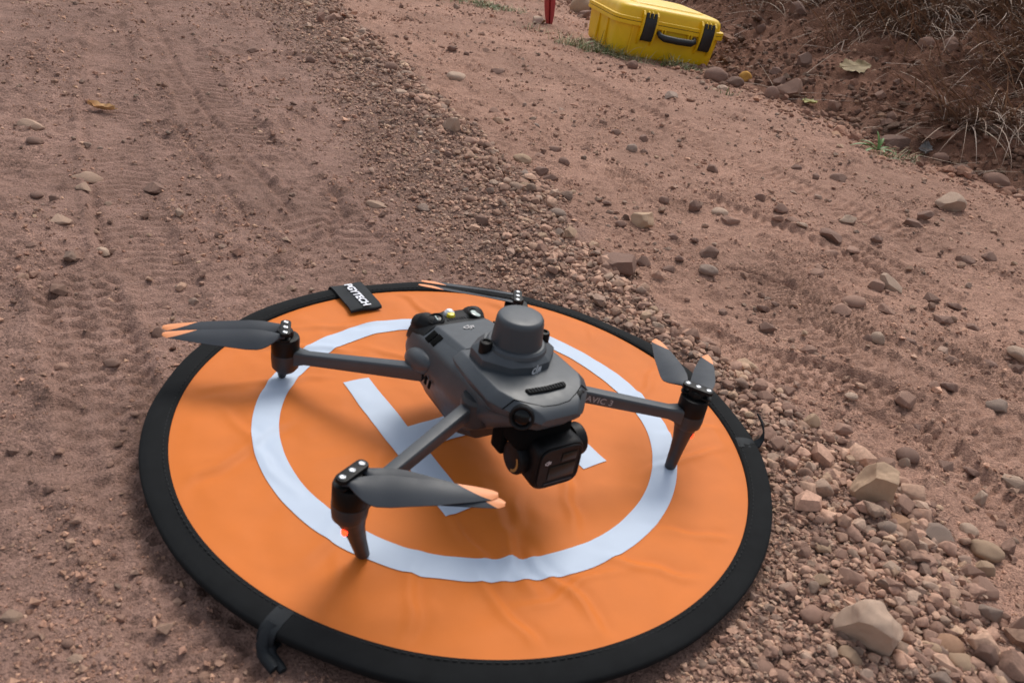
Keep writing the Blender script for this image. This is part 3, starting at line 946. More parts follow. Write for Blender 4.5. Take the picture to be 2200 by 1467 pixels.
# ================================================================== LANDING PAD
M_ORANGE = mat('orange_nylon', (.62, .162, .020), .6, var=.07, var_scale=9, bump=.3, bump_scale=1600, bump_dist=.0002, spec=.25)
M_WHITE = mat('white_print', (.475, .555, .67), .6, var=.03, var_scale=12, bump=.2, bump_scale=1800, bump_dist=.0002)
M_RIM = mat('black_webbing', (.0060, .0068, .0075), .85, var=.25, var_scale=60, bump=.35, bump_scale=1500, bump_dist=.0003, spec=.18)
M_STRAP = mat('black_strap', (.013, .016, .019), .7, spec=.25, var=.2, var_scale=80, bump=.4, bump_scale=1300, bump_dist=.0003)
M_LETTER = mat('white_lettering', (.74, .75, .80), .6, var=.05, var_scale=300)
RF = 0.2545     # fabric radius
CREASE = []
_rc = np.random.default_rng(5)
for a0, r0, a1, r1_, amp, w in [
    (-80, .19, -72, .25, .0022, .006), (-95, .18, -92, .25, .0020, .007), (-66, .17, -60, .245, .0024, .007), (-70, .21, -52, .20, .0018, .006),
    (-48, .19, -38, .24, .0020, .007), (-110, .2, -104, .25, .0018, .008), (-75, .10, -70, .20, .0030, .010), (-62, .11, -75, .19, .0024, .008),
    (170, .15, 185, .24, .0018, .008), (200, .17, 215, .24, .0018, .008), (195, .21, 225, .18, .0016, .007), (150, .16, 165, .23, .0018, .007),
    (10, .19, 14, .25, .0022, .007), (-8, .17, 5, .23, .0022, .006), (25, .17, 40, .245, .0018, .008), (70, .19, 90, .23, .0016, .008),
    (110, .2, 118, .25, .0018, .007), (130, .19, 150, .22, .0016, .007), (-20, .09, -50, .15, .0026, .009), (-30, .2, -22, .25, .0018, .006),
    (230, .1, 245, .2, .0020, .010), (100, .08, 140, .14, .0018, .008), (-88, .13, -80, .17, .002, .006), (60, .22, 64, .25, .0015, .005)]:
    p = np.array([r0 * math.cos(R(a0)), r0 * math.sin(R(a0))]); q = np.array([r1_ * math.cos(R(a1)), r1_ * math.sin(R(a1))])
    CREASE.append((p, q, amp, w * .6))

def fabric_z(x, y):
    x = np.asarray(x, float); y = np.asarray(y, float)
    r = np.hypot(x, y)
    z = 0.0014 * fbm(x, y, 9, 2, 101) + 0.0007 * fbm(x, y, 26, 2, 102) - 0.0014 * sstep(.25, .05, r)
    a = np.arctan2(y, x)
    z = z + 0.0009 * np.abs(fbm(x, y, 13, 2, 107)) ** 1.0 * sstep(.02, .1, r) - .0006 * np.abs(perlin(x * 34, y * 34, 108))
    z = z + 0.0008 * np.sin(a * 5 + 1.3) * sstep(.08, .18, r)
    for p, q, amp, w in CREASE:
        d = q - p; L = np.hypot(*d); d = d / L
        t = (x - p[0]) * d[0] + (y - p[1]) * d[1]
        wob = .006 * perlin(t * 30, t * 0 + p[0] * 50, 7)
        v = -(x - p[0]) * d[1] + (y - p[1]) * d[0] + wob
        z = z + .85 * amp * (np.exp(-(v / w) ** 2) - .6 * np.exp(-((v - 1.6 * w) / (1.3 * w)) ** 2)) * sstep(-.03, .02, t) * (1 - sstep(L - .02, L + .03, t))
    return z * (1 - sstep(.236, RF, r)) 

pad = thing('landing_pad', (0, 0, 0))
tag(pad, 'round orange landing pad with black rim, white ring and letter under the drone', 'landing pad')
def polar(r0, r1, nr, na, dz):
    V, F = [], []
    rr = np.linspace(r0, r1, nr + 1); aa = np.arange(na) * 2 * np.pi / na
    RR, AA = np.meshgrid(rr, aa, indexing='ij')
    X, Y = (RR * np.cos(AA)).ravel(), (RR * np.sin(AA)).ravel()
    Z = fabric_z(X, Y) + dz
    k = np.arange((nr + 1) * na).reshape(nr + 1, na)
    k2 = np.roll(k, -1, 1)
    F = np.stack([k[:-1].ravel(), k[1:].ravel(), k2[1:].ravel(), k2[:-1].ravel()], 1)
    return np.stack([X, Y, Z], 1), F
V, F = polar(0.0005, RF + .001, 110, 420, 0.0)
link('fabric_top', np_mesh('fabric_top', V, F, None, True), M_ORANGE, pad)
V, F = polar(.1682, .1905, 12, 360, 0.0006)
link('white_ring', np_mesh('white_ring', V, F, None, True), M_WHITE, pad)
# letter H
HW, HH, HB, HC, HT = .0824, .0977, .0261, .0161, 0.6818
def fill_rect(x0, x1, y0, y1):
    n, m = max(2, int((x1 - x0) / .003)), max(2, int((y1 - y0) / .003))
    U_, W_ = np.meshgrid(np.linspace(x0, x1, n + 1), np.linspace(y0, y1, m + 1))
    u, w = U_.ravel(), W_.ravel()
    X = u * math.cos(HT) - w * math.sin(HT); Y = u * math.sin(HT) + w * math.cos(HT)
    k = np.arange((n + 1) * (m + 1)).reshape(m + 1, n + 1)
    F = np.stack([k[:-1, :-1].ravel(), k[:-1, 1:].ravel(), k[1:, 1:].ravel(), k[1:, :-1].ravel()], 1)
    return np.stack([X, Y, fabric_z(X, Y) + .0006], 1), F
VF = [fill_rect(-HW, -HW + HB, -HH, HH), fill_rect(HW - HB, HW, -HH, HH), fill_rect(-HW + HB, HW - HB, -HC, HC)]
Vs, Fs, o_ = [], [], 0
for v, f_ in VF:
    Vs.append(v); Fs.append(f_ + o_); o_ += len(v)
link('letter', np_mesh('letter', np.concatenate(Vs), np.concatenate(Fs), None, True), M_WHITE, pad)
# black rim
prof = [(RF - .0012, -.0006), (RF - .0006, .0014), (RF + .001, .0021), (.2605, .0024), (.2675, .0022), (.2725, .0014), (.2742, .0004), (.2746, -.0012), (.2738, -.0050), (.2718, -.0088), (.268, -.0100), (.262, -.0100), (RF, -.0090)]
secs = []
NA = 360
for k in range(NA):
    a = 2 * np.pi * k / NA
    dz = .0012 * math.sin(3 * a + .6) + .0007 * math.sin(7 * a + 2.) + .0004 * math.sin(17 * a)
    dr = .0006 * math.sin(4 * a + 1.) + .0003 * math.sin(11 * a)
    secs.append([((r + (dr if r > .258 else 0)) * math.cos(a), (r + (dr if r > .258 else 0)) * math.sin(a), z + dz * (0.35 if r < .257 else 1)) for r, z in prof])
V, F = loft(secs, cap=False, ring=True)
link('rim', mesh('rim', V, F, 50), M_RIM, pad)

st = []
for k in range(300):
    a = 2 * np.pi * (k + .5) / 300
    V, F = rbox(.0006, .0034, .0005, 0, 1, Matrix.Rotation(a, 4, 'Z') @ Matrix.Translation((.2572, 0, .0027 + .0009 * math.sin(3 * a + .6) * .8)))
    st.append((V, F))
sto = link('stitching', mesh('stitching', *join(*st), 0), mat('stitch_thread', (.007, .008, .009), .9, var=.2, var_scale=300), pad)
sto['kind'] = 'stuff'

def strip(path, width_vec, thick=.0012, n_w=4):
    """flat strap following path; width_vec a vector per point or one"""
    secs = []
    P = [Vector(p) for p in path]
    for i, p in enumerate(P):
        t = (P[min(i + 1, len(P) - 1)] - P[max(i - 1, 0)]).normalized()
        w = Vector(width_vec[i] if isinstance(width_vec, list) else width_vec)
        nrm = t.cross(w).normalized() * thick * .5
        h = w * .5
        secs.append([tuple(p - h + nrm), tuple(p + h + nrm), tuple(p + h - nrm), tuple(p - h - nrm)])
    return loft(secs)

# name tag folded over the rim
TA = math.atan2(.2159, -.1806)
def padpt(r, t, z, a=TA):
    return Vector((r * math.cos(a) - t * math.sin(a), r * math.sin(a) + t * math.cos(a), z))
def tag_pt(r, t):
    return padpt(r, t, .0048 + .0010 * math.sin(r * 130) * (t * 40) + (.0018 if r > .255 else .0018 - .002 * (.255 - r) / .045))
secs = []
path = [(.2150, .0040), (.2160, .0050), (.225, .0056), (.238, .0060), (.250, .0063), (.262, .0064), (.271, .0058), (.2765, .0035), (.2790, -.001), (.2785, -.007), (.275, -.0125), (.268, -.0140)]
for r, z in path:
    row = []
    for t in np.linspace(-.0185, .0185, 9):
        row.append(padpt(r + .0006 * math.sin(t * 200), t + (.0012 if r < .22 else 0), z + .0007 * math.sin(t * 160 + r * 60)))
    low = []
    for p in row[::-1]:
        low.append(p + Vector((0, 0, -.0022)) if r < .272 else p + padpt(-.0018, 0, 0))
    secs.append([tuple(p) for p in row + low])
V, F = loft(secs)
nt_ = link('name_tag', mesh('name_tag', V, F, 50), M_STRAP, pad)
tm = text_mesh('PGYTECH', .0120, .0, .00012, 1.0, .0005)
tl = link('lettering', tm, M_LETTER, nt_)
# the word runs from the rim towards the centre, tops of the letters to the right
ex = padpt(-1, 0, 0) ; ey = padpt(0, -1, 0)
ex.normalize(); ey.normalize()
ez = ex.cross(ey)
M = Matrix((ex, ey, ez)).transposed().to_4x4()
M.translation = padpt(.2430, .0, .0076)
for v in tm.vertices: v.co = M @ v.co
tm.update()

# webbing loops for ground pegs
def loop_band(ang, wid, parent):
    pr_ = [(RF + .001, .0030), (.259, .0040), (.2665, .0040), (.2735, .0026), (.2768, -.002), (.2775, -.007), (.2755, -.0118), (.268, -.0132)]
    secs = []
    for r, z in pr_:
        row = [padpt(r, t, z + .0003 * math.sin(t * 400), ang) for t in np.linspace(-wid / 2, wid / 2, 5)]
        secs.append([tuple(p) for p in row] + [tuple(p + padpt(-.0016 if r > .27 else 0, 0, -.0014, ang)) for p in row[::-1]])
    V, F = loft(secs)
    return link('peg_loop', mesh('peg_loop', V, F, 50), M_STRAP, parent)
AB = math.atan2(-.2465, -.0905)
lb = loop_band(AB, .0125, pad)
gz = lambda x, y: float(height(np.array([x]), np.array([y]))[0])
pts = [Vector(p) for p in ((-.0925, -.2515, .0020), (-.0950, -.2568, -.0020), (-.0962, -.2606, -.0080), (-.0945, -.2635, -.0125), (-.0910, -.2662, -.0140), (-.0875, -.2690, -.0143), (-.0845, -.2716, -.0150))]
V, F = tube(pts, [.0042, .0046, .0046, .0046, .0044, .0042, .0038], 12)
V2, F2 = tube([p + Vector((.0048, .0006, -.0006)) for p in pts[2:]], [.0030, .0032, .0032, .0032, .0030], 10)
link('strap_end', mesh('strap_end', *join((V, F), (V2, F2)), 60), M_STRAP, lb)
AR = math.atan2(.038, .262)
lr = loop_band(AR, .014, pad)
pts = [padpt(.2745, .003, -.002, AR), padpt(.280, .004, .002, AR), padpt(.2825, .006, .008, AR), padpt(.2825, .010, .013, AR), padpt(.2815, .0145, .017, AR), padpt(.280, .019, .0195, AR), padpt(.2775, .023, .0225, AR)]
V, F = strip(pts, [tuple(padpt(.2, 1.0, .35, AR).normalized() * w) for w in (.010, .0095, .008, .006, .0048, .0036, .0012)], .0016)
link('strap_end', mesh('strap_end', V, F, 60), M_STRAP, lr)

# ================================================================== DRONE
M_GREY = mat('grey_plastic', (.046, .054, .062), .44, var=.07, var_scale=60, bump=.10, bump_scale=2500, bump_dist=.0001, spec=.5, rough_var=.05)
M_GREYD = mat('dark_grey_plastic', (.026, .028, .031), .5, var=.08, var_scale=70, bump=.1, bump_scale=2500, bump_dist=.0001, rough_var=.05)
M_BLACK = mat('black_plastic', (.0035, .0036, .004), .5, spec=.22, var=.1, var_scale=80, rough_var=.06)
M_BLACKM = mat('matte_black', (.003, .003, .003), .85, spec=.1, var=.1, var_scale=80)
M_BLADE = mat('blade_plastic', (.026, .032, .041), .46, spec=.35, var=.06, var_scale=50, rough_var=.05)
M_TIP = mat('orange_tip', (.80, .30, .12), .5, var=.05, var_scale=80)
M_STEEL = mat('steel_screw', (.62, .63, .64), .32, metallic=1.0, var=.1, var_scale=900)
M_GLASS = mat('lens_glass', (.004, .005, .006), .18, spec=.25, var=.1, var_scale=60)
M_GREEN = mat('tinted_window', (.008, .012, .011), .35, spec=.25, var=.1, var_scale=60)
M_GOLD = mat('gold_ring', (.42, .25, .06), .4, metallic=.5, var=.1, var_scale=200)
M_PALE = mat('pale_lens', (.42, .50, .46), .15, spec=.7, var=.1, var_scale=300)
M_BEACON = mat('clear_beacon', (.75, .76, .78), .12, spec=.8, var=.05, var_scale=100)
M_YEL = mat('yellow_beacon', (.80, .66, .03), .3, var=.05, var_scale=100)
M_LED = mat('red_light', (.9, .05, .02), .3, var=.02, var_scale=100, emit=(1.0, .03, .008), emit_strength=4.5)
M_MARK = mat('grey_marking', (.52, .54, .56), .6, var=.05, var_scale=200)
M_MARKD = mat('dim_marking', (.36, .35, .35), .6, var=.05, var_scale=200)

A_D = -0.945
drone = thing('drone', (-.008, -.011, .0008), A_D)
tag(drone, 'dark grey folding quadcopter drone with antenna dome standing on the orange pad', 'drone')
def mm(V): return [(v[0] / 1e3, v[1] / 1e3, v[2] / 1e3) for v in V]
def part(name, VF, m, parent=drone, smooth=25):
    return link(name, mesh(name, mm(VF[0]), VF[1], smooth), m, parent)

def hull_sec(x, wt, zt, ws, zs, wm, zm, wb, zb, rad=5):
    p = fillet([(-wb, zb), (wb, zb), (wm, zm), (ws, zs), (wt, zt), (-wt, zt), (-ws, zs), (-wm, zm)], [8, 8, 7, 4, 1.6, 1.6, 4, 7], 3)
    return [(x, q[0], q[1]) for q in p]
body = part('body', loft([
    hull_sec(-58, 15, 76, 27, 70, 33, 58, 24, 40),
    hull_sec(-54, 18, 83, 31, 76, 37, 60, 27, 36),
    hull_sec(-44, 22, 90, 35, 80, 41, 62, 29, 32),
    hull_sec(-20, 24, 95, 37, 85, 43, 65, 30, 30),
    hull_sec(0, 25, 98.5, 38, 88.5, 44, 67, 30, 30),
    hull_sec(30, 26, 104, 40, 93, 45.5, 70, 31, 31),
    hull_sec(55, 27, 106, 41, 96, 46, 73, 31, 40),
    hull_sec(85, 28, 107, 41, 97, 43, 80, 28, 64),
    hull_sec(108, 22, 106, 33, 98, 34, 89, 22, 80),
    hull_sec(122, 14, 103, 21, 97, 21, 92, 14, 86)]), M_GREY)
def cov(x, w, wt, z0, z1, z2):
    p = fillet([(-w + 6, z0), (w - 6, z0), (w, z1), (wt, z2), (-wt, z2), (-w, z1)], [1, 1, 2.0, 1.3, 1.3, 2.0], 3)
    return [(x, q[0], q[1]) for q in p]
nose = part('nose_cover', loft([
    cov(34.5, 37, 31, 94, 100, 104.5), cov(36, 40, 32.5, 93, 101.5, 107), cov(40, 41.5, 33.5, 92, 102, 108.2), cov(65, 44, 36, 92, 103.5, 110.4), cov(98, 44, 36, 93, 103.5, 111.6),
    cov(106, 40.5, 32.5, 94.5, 103.2, 111.2), cov(114, 35.5, 27.5, 95.5, 102.4, 110), cov(121, 29.5, 22, 95.8, 101.6, 108.6), cov(126.5, 24, 17.5, 96, 100.2, 106.8), cov(130, 20, 15, 96.2, 99.5, 104.4), cov(131.6, 18, 13, 96.8, 99, 101.8)]), M_GREY)
# lower nose
part('nose_underside', loft([cov(60, 41, 36, 80, 90, 95), cov(96, 40, 33, 85, 93, 97), cov(110, 32.5, 27, 89, 95, 98.5), cov(120, 25, 19, 91.5, 96, 98.5), cov(126, 18, 14, 93.5, 97, 98.5)]), M_GREYD)
# seam across the nose plate
def seam(pts, r=.35):
    return tube([(p[0], p[1], p[2]) for p in pts], r, 6)
part('seam', seam([(110.5, -38, 103.3), (111.5, -29.6, 110.4), (117, -22, 109.4), (123, -11, 107.8), (124, 0, 107.5), (123, 11, 107.8), (117, 22, 109.4), (111.5, 29.6, 110.4), (110.5, 38, 103.3)], .42), M_BLACKM, nose)
# vent slot on the nose
sl = fillet([(104.5, -17.5), (110.5, -16.5), (111.5, 0), (110.5, 16.5), (104.5, 17.5), (106, 0)], 2.0, 3)
V, F = prism(sl, 111.0, 112.1, .3)
vent = part('vent_slot', (V, F), M_BLACKM, nose)
for k in range(13):
    yv = -15 + k * 2.5
    part('vent_rib', rbox(4.6, .55, .7, .15, 1, Matrix.Translation((108.0 - .9 * (abs(yv) / 17) ** 2, yv, 112.1))), M_GREYD, vent)
# battery top panel lines
part('battery_panel', loft([hull_sec(-20, 24.2, 95.8, 30, 90.5, 33, 87, 20, 70), hull_sec(32, 26.2, 104.9, 33, 98.5, 36, 94, 20, 72)]), M_GREY)
# rear cap with the two eyes
def capsec(x, k, dz=0):
    p = fillet([(-28 * k, 66), (28 * k, 66), (37.5 * k, 76 + dz), (34 * k, 89 + dz), (24 * k, 97 + dz), (-24 * k, 97 + dz), (-34 * k, 89 + dz), (-37.5 * k, 76 + dz)], [6, 6, 6, 5, 4, 4, 5, 6], 4)
    return [(x, q[0], q[1]) for q in p]
rear = part('rear_cap', loft([capsec(-60, .84, -15), capsec(-57, .94, -11), capsec(-48, 1.0, -7), capsec(-34, 1.02, -4.6), capsec(-24, 1.03, -2.6), capsec(-22, 1.0, -3.0)]), M_BLACK)
for s in (-1, 1):
    # raised pod carrying an upward sensor
    path = [(-56, s * 26, 78), (-51, s * 25, 81), (-43, s * 23.5, 85), (-34, s * 20.5, 87), (-26, s * 18, 86)]
    pod = part('sensor_pod', tube(path, [6, 9.5, 10.5, 8.8, 5], 18), M_BLACK)
    Mx = Matrix.Translation((-33.5, s * 19.5, 94.6)) @ Matrix.Rotation(s * -.25, 4, 'X') @ Matrix.Rotation(.12, 4, 'Y')
    part('sensor_ring', (xf(lathe([(7.6, -1.5), (7.6, .6), (6.6, 1.3), (5.6, .6), (5.4, -1.0)], 28)[0], Mx), lathe([(7.6, -1.5), (7.6, .6), (6.6, 1.3), (5.6, .6), (5.4, -1.0)], 28)[1]), M_BLACK, pod)
    V, F = lathe([(5.4, -.6), (4.6, .5), (2.6, 1.0), (.2, 1.15)], 24)
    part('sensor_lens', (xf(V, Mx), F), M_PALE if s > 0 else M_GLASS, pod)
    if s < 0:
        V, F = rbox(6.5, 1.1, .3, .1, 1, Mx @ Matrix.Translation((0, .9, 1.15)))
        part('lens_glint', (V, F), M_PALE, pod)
V, F = lathe([(5.2, 0), (5.2, 1.6), (4.4, 4.6), (2.6, 6.6), (.2, 7.4)], 24, (-44, -1, 89))
part('beacon', (V, F), M_BEACON, rear)
V, F = lathe([(3.9, 0), (3.9, 2.2), (3.2, 4.2), (.2, 5.0)], 20, (-39.8, -1.6, 90))
part('beacon_light', (V, F), M_YEL, rear)
V, F = lathe([(8.2, -1), (8.0, 1.6), (6.6, 2.2), (5.4, 2.0)], 28, (-43.5, -1, 89))
part('beacon_base', (V, F), M_BLACK, rear)
g = part('rear_grille', prism(fillet([(-33, -9), (-24.5, -12), (-24.5, 12), (-33, 9)], 2, 3), 91.8, 93.4, .3), M_BLACKM, rear)
for k in range(8):
    part('grille_bar', rbox(7.4, .7, .6, .15, 1, Matrix.Translation((-28.6, -8.4 + k * 2.4, 93.5))), M_GREYD, g)
# side vents
for s in (-1, 1):
    for k, (xx_, zz_) in enumerate(((-14, 91.4), (-4.5, 92.9))):
        Mx = Matrix.Translation((xx_, s * 32.6, zz_ - .6)) @ Matrix.Rotation(-s * .70, 4, 'X') @ Matrix.Rotation(0, 4, 'Y')
        part('side_vent', rbox(7.2, 11, 1.6, .7, 2, Mx), M_BLACKM, body)
    for k in range(2):
        Mx = Matrix.Translation((6 + k * 7, s * 44.3, 62)) @ Matrix.Rotation(.2, 4, 'Y')
        part('side_slot', rbox(3.2, 1.6, 8, .6, 2, Mx), M_BLACKM, body)
# underside keel / battery belly
part('belly', loft([hull_sec(-40, 22, 50, 24, 44, 24, 36, 20, 22), hull_sec(-30, 26, 52, 28, 44, 28, 34, 23, 18), hull_sec(30, 27, 52, 29, 44, 29, 34, 24, 18), hull_sec(52, 23, 56, 25, 48, 25, 40, 20, 28)]), M_GREYD)

# ---- antenna module
ant = part('antenna_module', loft([[(x_, y_, z_) for x_, y_ in fillet(o_, 1.2, 2)] for z_, o_ in (
    (106.5, [(36, -19), (47, -32), (68, -33), (85, -17), (88.5, 0), (85, 17), (68, 33), (47, 32), (36, 19)]),
    (117.0, [(36.5, -19), (47, -31.5), (67.5, -32.5), (84.3, -17), (87.8, 0), (84.3, 17), (67.5, 32.5), (47, 31.5), (36.5, 19)]),
    (117.8, [(37, -18.6), (47.3, -30.8), (67.2, -31.8), (83.6, -16.6), (87, 0), (83.6, 16.6), (67.2, 31.8), (47.3, 30.8), (37, 18.6)]),
    (122.5, [(40.5, -16), (49, -22), (65, -22.5), (79, -13.5), (82.5, 0), (79, 13.5), (65, 22.5), (49, 22), (40.5, 16)]))]), M_GREY, smooth=22)
part('antenna_collar', lathe([(24, 121), (23.2, 123.4), (21.6, 125), (20.2, 125.2)], 48, (61, 0, 0)), M_GREY, ant)
dome = part('antenna_dome', lathe([(20.0, 122.5), (19.9, 124.5), (18.4, 142.5), (17.9, 145.2), (16.8, 146.9), (15.2, 147.6), (8, 147.9), (.3, 148)], 64, (61, 0, 0)), M_GREY, ant, smooth=60)
for s in (-1, 1):
    kn = []
    for z_, rr_ in ((115, 4.6), (116, 4.9), (126, 4.9), (127.6, 4.5), (128, 3.0), (126.6, 2.6), (126.2, .3)):
        kn.append([(59 + (rr_ + (.22 if k % 2 and 115.5 < z_ < 127 else 0)) * math.cos(k * math.pi / 18), s * 26.0 + (rr_ + (.22 if k % 2 and 115.5 < z_ < 127 else 0)) * math.sin(k * math.pi / 18), z_) for k in range(36)])
    part('thumb_screw', loft(kn), M_BLACK, ant, smooth=45)

def put_text(body_, size, M_, m, parent, shear=0, bold=0, spacing=1.0):
    t = text_mesh(body_, size, shear, .00005, spacing, bold)
    for v in t.vertices: v.co = M_ @ v.co
    t.update()
    return link('lettering', t, m, parent)
def frame(o, ex, ey):
    ex = Vector(ex).normalized(); ey = Vector(ey); ey = (ey - ex * ey.dot(ex)).normalized(); ez = ex.cross(ey)
    M_ = Matrix((ex, ey, ez)).transposed().to_4x4(); M_.translation = Vector(o) / 1e3
    return M_
def emblem(M_, size, m, parent):
    """small three-letter italic mark drawn as strokes"""
    s = size
    def arc(cx, cy, rx, ry, a0, a1, n=9): return [(cx + rx * math.cos(R(a0 + (a1 - a0) * k / n)), cy + ry * math.sin(R(a0 + (a1 - a0) * k / n))) for k in range(n + 1)]
    sh_ = .22
    strokes = [arc(-.52, 0, .30, .30, 60, 300) , [(-.36, -.28), (-.20, -.28), (-.20, .62)], [(.10, .34), (.10, -.30), (.0, -.50), (-.22, -.56)], [(.42, .34), (.42, -.34)], [(.26, .34), (.26, -.12)]]
    V, F = [], []
    for st in strokes:
        w = .105
        o_ = len(V); n = len(st)
        for i, p in enumerate(st):
            a = np.array(st[min(i + 1, n - 1)]) - np.array(st[max(i - 1, 0)])
            a = a / np.linalg.norm(a); nn = np.array([-a[1], a[0]]) * w
            for q in (np.array(p) + nn, np.array(p) - nn):
                V.append((q[0] * s + q[1] * s * sh_, q[1] * s, 0))
        for i in range(n - 1): F.append((o_ + 2 * i, o_ + 2 * i + 1, o_ + 2 * i + 3, o_ + 2 * i + 2))
    V = [tuple(M_ @ Vector(v)) for v in V]
    return link('emblem', mesh('emblem', V, F, 0), m, parent)
# front face of the module: normal between (83.. ) faces; the mark sits left of the nose line
emblem(frame((88.1, 4.4, 114.3), (-3.5, 17, 0), (-.07, 0, 1)), .0066, M_MARK, ant)
emblem(frame((-8, 0, 98.6), (0, 1, 0), (-1, 0, -.17)), .0070, M_MARKD, body)

# ---- arms, motors, legs
XF, YF, ZF = 119, 152, 88
XR, YR, ZR = -119, 123, 55
def arm(p0, p1, w0, w1, h0, h1, n=8):
    P0, P1 = Vector(p0), Vector(p1)
    t = (P1 - P0).normalized(); s_ = Vector((-t.y, t.x, 0)).normalized(); u_ = Vector((0, 0, 1))
    secs = []
    for k in range(n + 1):
        f_ = k / n
        w = w0 + (w1 - w0) * f_; h = h0 + (h1 - h0) * f_
        fl = 1 + .55 * max(0, (f_ - .86) / .14) ** 2
        w *= fl; h *= fl
        c = P0.lerp(P1, f_)
        o_ = fillet([(-w / 2, -h / 2), (w / 2, -h / 2), (w / 2, h * .36), (w * .40, h / 2), (-w * .40, h / 2), (-w / 2, h * .36)], 1.3, 2)
        secs.append([tuple(c + s_ * a_ + u_ * b_) for a_, b_ in o_])
    return loft(secs)
TILT = {}
def cyl(c, prof, m, name, parent=drone, n=36, smooth=40):
    return part(name, lathe(prof, n, c), m, parent, smooth)
for s in (-1, 1):
    fa = part('arm', arm((72, s * 36, 81), (XF - 1, s * (YF - 6), 60), 11, 9.4, 11.5, 10.5), M_GREY)
    part('arm_hinge', lathe([(3, 66), (11.5, 67), (12.5, 72), (12.5, 88), (11, 91), (4, 91.5)], 28, (74, s * 36, 0)), M_GREYD, fa)
    # motor
    mo = cyl((XF, s * YF, 0), [(4, 46), (9.5, 47), (11.8, 50), (12.4, 56), (12.4, 62), (11.8, 62.4)], M_GREYD, 'motor')
    cyl((XF, s * YF, 0), [(11.6, 61), (12.3, 62.6), (12.3, 76), (11.6, 78), (9, 78.6), (8.2, 78.2), (3, 78.0)], M_BLACK, 'motor_bell', mo)
    # leg
    fx_, fy_ = ((112, 137), (117.2, 151))[s > 0]
    secs = []
    for z_, cx_, cy_, rx_, ry_ in [(56, XF, YF, 10.6, 10.6), (49, XF - .2, YF - .4, 9.6, 10.2)] + [(z2, fx_ + (XF - fx_) * z2 / 50, fy_ + (YF - fy_) * z2 / 50, r2_, r3_) for z2, r2_, r3_ in ((42, 8.4, 9.4), (34, 6.8, 7.6), (20, 5.6, 6.2), (6, 5.0, 5.4), (1.5, 4.8, 5.2), (0, 4.1, 4.5))]:
        secs.append([(cx_ + rx_ * math.cos(2 * math.pi * k / 20), s * (cy_ + ry_ * math.sin(2 * math.pi * k / 20)), z_) for k in range(20)][::s])
    lg = part('leg', loft(secs[::-1] if s > 0 else secs[::-1]), M_GREYD, smooth=50)
    V, F = lathe([(2.3, -.5), (2.2, .6), (1.7, 1.2), (.2, 1.5)], 18)
    Mx = Matrix.Translation((fx_ + (XF - fx_) * .78 + 4.2, s * (fy_ + (YF - fy_) * .78 + 7.2), 38)) @ Vector((.5, s * .85, .05)).to_track_quat('Z', 'Y').to_matrix().to_4x4() @ Matrix.Diagonal((1, 1.5, 1, 1))
    part('signal_light', (xf(V, Mx), F), M_LED, lg)
    # rear
    ra = part('arm', arm((-8, s * 38, 60), (XR + 3, s * (YR - 5), 25), 12.5, 9.6, 13.5, 11), M_GREY)
    part('arm_hinge', (lambda VF: (xf(VF[0], Matrix.Translation((-16, s * 40, 67)) @ Matrix.Rotation(R(-20), 4, 'Y') @ Matrix.Diagonal((24, 9.5, 11, 1))), VF[1]))((ICO[3][0].tolist(), ICO[3][1].tolist())), M_GREY, ra, 180)
    mo = cyl((XR, s * YR, 0), [(3, 9), (9, 10), (12, 14), (12.7, 22), (12.7, 29), (12, 29.6)], M_GREYD, 'motor')
    cyl((XR, s * YR, 0), [(11.8, 28.4), (12.6, 29.8), (12.6, 43.5), (11.9, 45.5), (9, 46.2), (3, 46)], M_BLACK, 'motor_bell', mo)
    cyl((XR - 3, s * (YR + 2), 0), [(2.8, 0), (3.6, 1.2), (4.8, 8), (7, 13)], M_GREYD, 'foot', mo)

